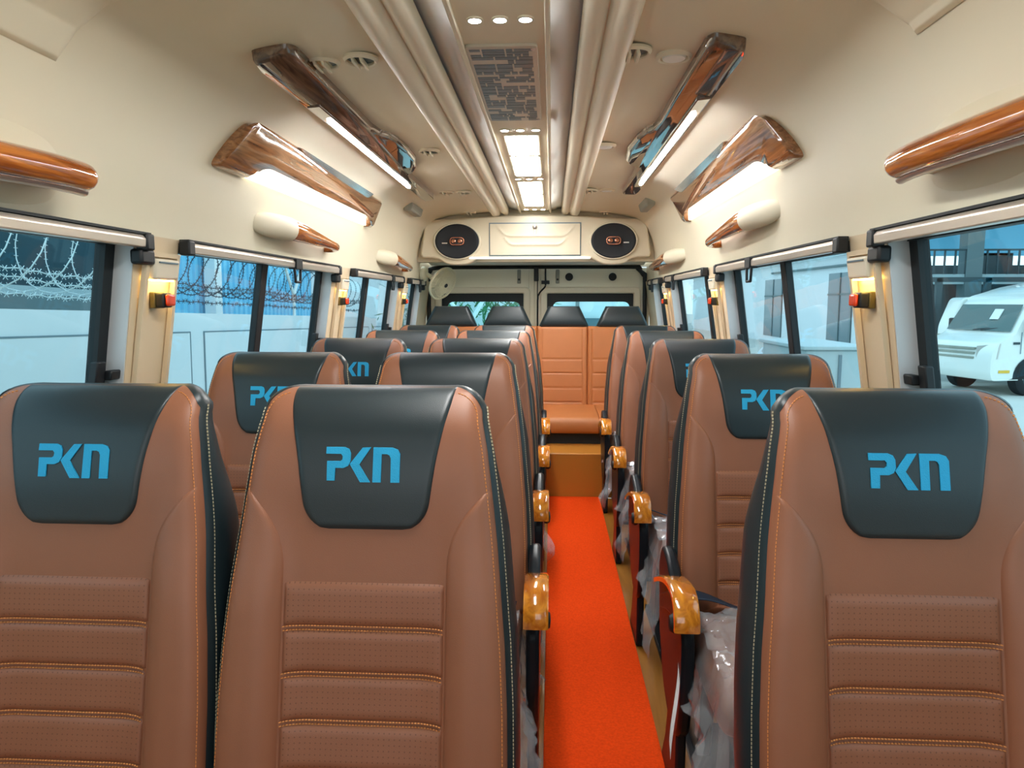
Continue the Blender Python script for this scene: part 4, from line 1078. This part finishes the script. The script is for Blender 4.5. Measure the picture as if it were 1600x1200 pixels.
for k, (x, y) in enumerate(((3.95, 13.6), (4.45, 14.4), (4.75, 15.4))):
    mb = MB()
    def ff(u, v):
        th = 2 * PI * u; ph = PI * v; p = Vector((math.cos(th) * math.sin(ph), math.sin(th) * math.sin(ph), math.cos(ph)))
        return tuple(p * (.34 + .25 * noise.noise(p * 3 + Vector((k * 5, 0, 0)))))
    mb.grid(ff, 24, 14); o = mb.build('foil_bundle', M['foil'], ang=5); o.location = (x, y, GZ + .62)
    tag(o, 'crumpled silver foil bundle, %s beyond second right window' % ['nearest', 'middle', 'farthest'][k], 'bundle', 'silver foil bundles'); out(o)

# steel shed structure behind the parked van
t = thing('steel_shed', 'open steel frame shed with walkway behind the parked white van', 'shed', (10.3, 20.3, GZ))
sx0 = [1.2, 5.0, 9.0, 13.0]
for x in sx0: MB().box(x - .22, x + .22, -.2, .2, 0, 7.5).build('column', M['steel'], t)
MB().box(-1, 16, -.15, .15, 2.48, 2.75).build('walkway_beam', M['sheet'], t)
MB().box(-1, 16, -.15, .15, 4.6, 4.75).build('upper_beam', M['steeld'], t)
rl = MB()
for i in range(60): rl.box(-1 + i * .28, -.96 + i * .28, -.18, -.14, 2.75, 3.4)
rl.box(-1, 16, -.18, -.13, 3.38, 3.43); rl.build('railing', M['steeld'], t)
MB().box(-.5, 16, 1.1, 1.3, 0, 3.05).box(1.6, 3.0, 1.1, 1.3, 3.05, 3.4).box(3.9, 8, 1.1, 1.3, 3.05, 3.4).build('back_wall', M['steeld'], t)
MB().box(-.5, 16, 1.1, 1.3, 3.33, 7).build('upper_back_wall', M['shed'], t)
for x0, x1 in ((1.2, 5), (9, 5), (9, 13)): MB().tube([(x0, 0, 4.7), (x1, 0, 7.2)], .09, 6).build('brace', M['steeld'], t)
MB().hexa([(-1, -2, 6.4), (16, -2, 6.4), (16, 1.3, 5.4), (-1, 1.3, 5.4)], [(-1, -2, 6.5), (16, -2, 6.5), (16, 1.3, 5.5), (-1, 1.3, 5.5)]).build('roof_sheet', M['shed'], t)
for i in range(7): MB().box(-.5 + i * 1.2, -.35 + i * 1.2, -1.6, -1.5, 0, 2.6).build('rack_post', M['steeld'], t)
MB().box(-.6, 8, -1.6, -1.5, 1.0, 1.1).box(-.6, 8, -1.6, -1.5, 2.5, 2.62).build('rack_rail', M['steeld'], t)
out(t)

# parked white van: local +x is its nose direction
def white_van(loc, rz, label, detail=True):
    t = thing('parked_van', label, 'van', loc, rz)
    W_ = .95
    side = [(1.0, .34), (1.06, .50), (1.06, .80), (1.02, 1.00), (.92, 1.12), (.50, 1.30), (.10, 1.96), (-.08, 2.10), (-.7, 2.32), (-1.6, 2.46), (-4.2, 2.50), (-4.9, 2.4), (-5.0, 1.0), (-5.0, .34)]
    side = roundpoly(side, [.05, .05, .1, .12, .1, .06, .15, .2, .3, .2, .2, .2, .1, .05], 3)
    def inset(p): 
        z = p[1]; k = 0 if z < 1.2 else (z - 1.2) * .10
        return k
    rings = []
    for yy, sc_ in ((-W_, 0.0), (-W_ + .06, 1), (W_ - .06, 1), (W_, 0.0)):
        rings.append([((p[0] - (0 if sc_ else .04 * (1 if p[0] > 0 else -1))), (yy if yy < 0 else yy) * (1 - inset(p) / W_), p[1] - (0 if sc_ else (.03 if p[1] > 2.2 else 0))) for p in side])
    MB().loft(rings).build('body', M['vanw'], t, ang=35)
    # windscreen
    def ws(u, v):
        x = .47 + (.13 - .47) * v; z = 1.35 + (1.92 - 1.35) * v
        return (x + .03, (u - .5) * 2 * (W_ - .10 - .06 * v), z + .02)
    o = MB().grid(ws, 4, 4).build('windscreen', M['vanglass'], t)
    for s_ in (-1, 1):
        MB().prism([(.55, s_ * (W_ + .004) - .004, .36)] + [(.0 + .46 * math.cos(a), s_ * (W_ + .004) - .004, .38 + .46 * math.sin(a)) for a in [PI * i / 12 for i in range(13)]], (0, .008, 0)).build('wheel_arch', M['tyre'], t)
        MB().lathe((0.0, s_ * (W_ - .22), .36), (0, s_, 0), [(.36, 0), (.36, .2), (.30, .23), (.2, .22)], 28).build('tyre', M['tyre'], t)
        MB().lathe((0.0, s_ * (W_ - .02), .36), (0, s_, 0), [(.20, 0), (.19, .02), (.08, .03), (.05, .05), (.001, .05)], 20).build('wheel_rim', M['steeld'], t)
        MB().prism([(a, s_ * W_ * (1 if b_ < 1.4 else .955) - .0 , b_) for a, b_ in [(.22, 1.34), (-.08, 1.96), (-.95, 1.98), (-.95, 1.30), (.10, 1.28)]], (0, s_ * .012, 0)).build('cab_window_cloth', M['cloth'], t)
        MB().box(.06, .22, *sorted((s_ * (W_ + .02), s_ * (W_ + .18))), 1.28, 1.62).build('wing_mirror', M['blackm'], t, bevel=.03)
        MB().box(-1.05, -1.03, *sorted((s_ * W_, s_ * (W_ + .006))), .4, 2.1).box(.30, .315, *sorted((s_ * W_, s_ * (W_ + .006))), .9, 1.36).build('door_line', M['ogroove'], t)
        MB().box(.55, .82, *sorted((s_ * W_, s_ * (W_ + .01))), .50, .56).box(-1.1, -.75, *sorted((s_ * W_, s_ * (W_ + .01))), .50, .56).build('side_reflector', M['yellow'], t)
        MB().box(.34, .50, *sorted((s_ * W_, s_ * (W_ + .008))), 1.10, 1.15).build('side_badge', M['steeld'], t)
        # headlamp
        MB().prism([(1.02, s_ * .60, .82), (1.02, s_ * .60, 1.06), (.80, s_ * .955, 1.12), (.86, s_ * .955, .80)], (.035, 0, 0)).build('headlamp', M['chrome'], t)
    for z in (.78, .88, .98): MB().box(1.0, 1.075, -.55, .55, z, z + .05).build('grille_bar', M['greyp'], t, bevel=.01)
    for s_ in (-1, 1): MB().tube([(.50, s_ * .1, 1.38), (.44, s_ * .1 + .5, 1.44)], .014, 5).build('wiper', M['blackm'], t)
    MB().hexa([(.36, .18, 1.62), (.38, .18, 1.62), (.38, .40, 1.62), (.36, .40, 1.62)], [(.22, .18, 1.84), (.24, .18, 1.84), (.24, .40, 1.84), (.22, .40, 1.84)]).build('windscreen_paper', M['owhite'], t)
    return t
# nose toward the rear end of our van, turned slightly to face us
van = white_van((9.95, 16.4, GZ), math.radians(180 + 14), 'white van parked in the yard outside the front right window')
out(van)
van2 = thing('parked_truck', 'pale vehicle half hidden behind the parked white van', 'vehicle', (10.78, 18.25, GZ))
MB().prism([(a, -.35, b_) for a, b_ in roundpoly([(-1.0, .4), (-1.0, 1.4), (-.75, 2.1), (.5, 2.15), (.5, .4)], .12)], (0, .6, 0)).build('body', M['vanw'], van2, bevel=.04)
MB().box(-1.02, -.98, -.3, .2, .8, 1.2).build('grille', M['greyp'], van2)
out(van2)
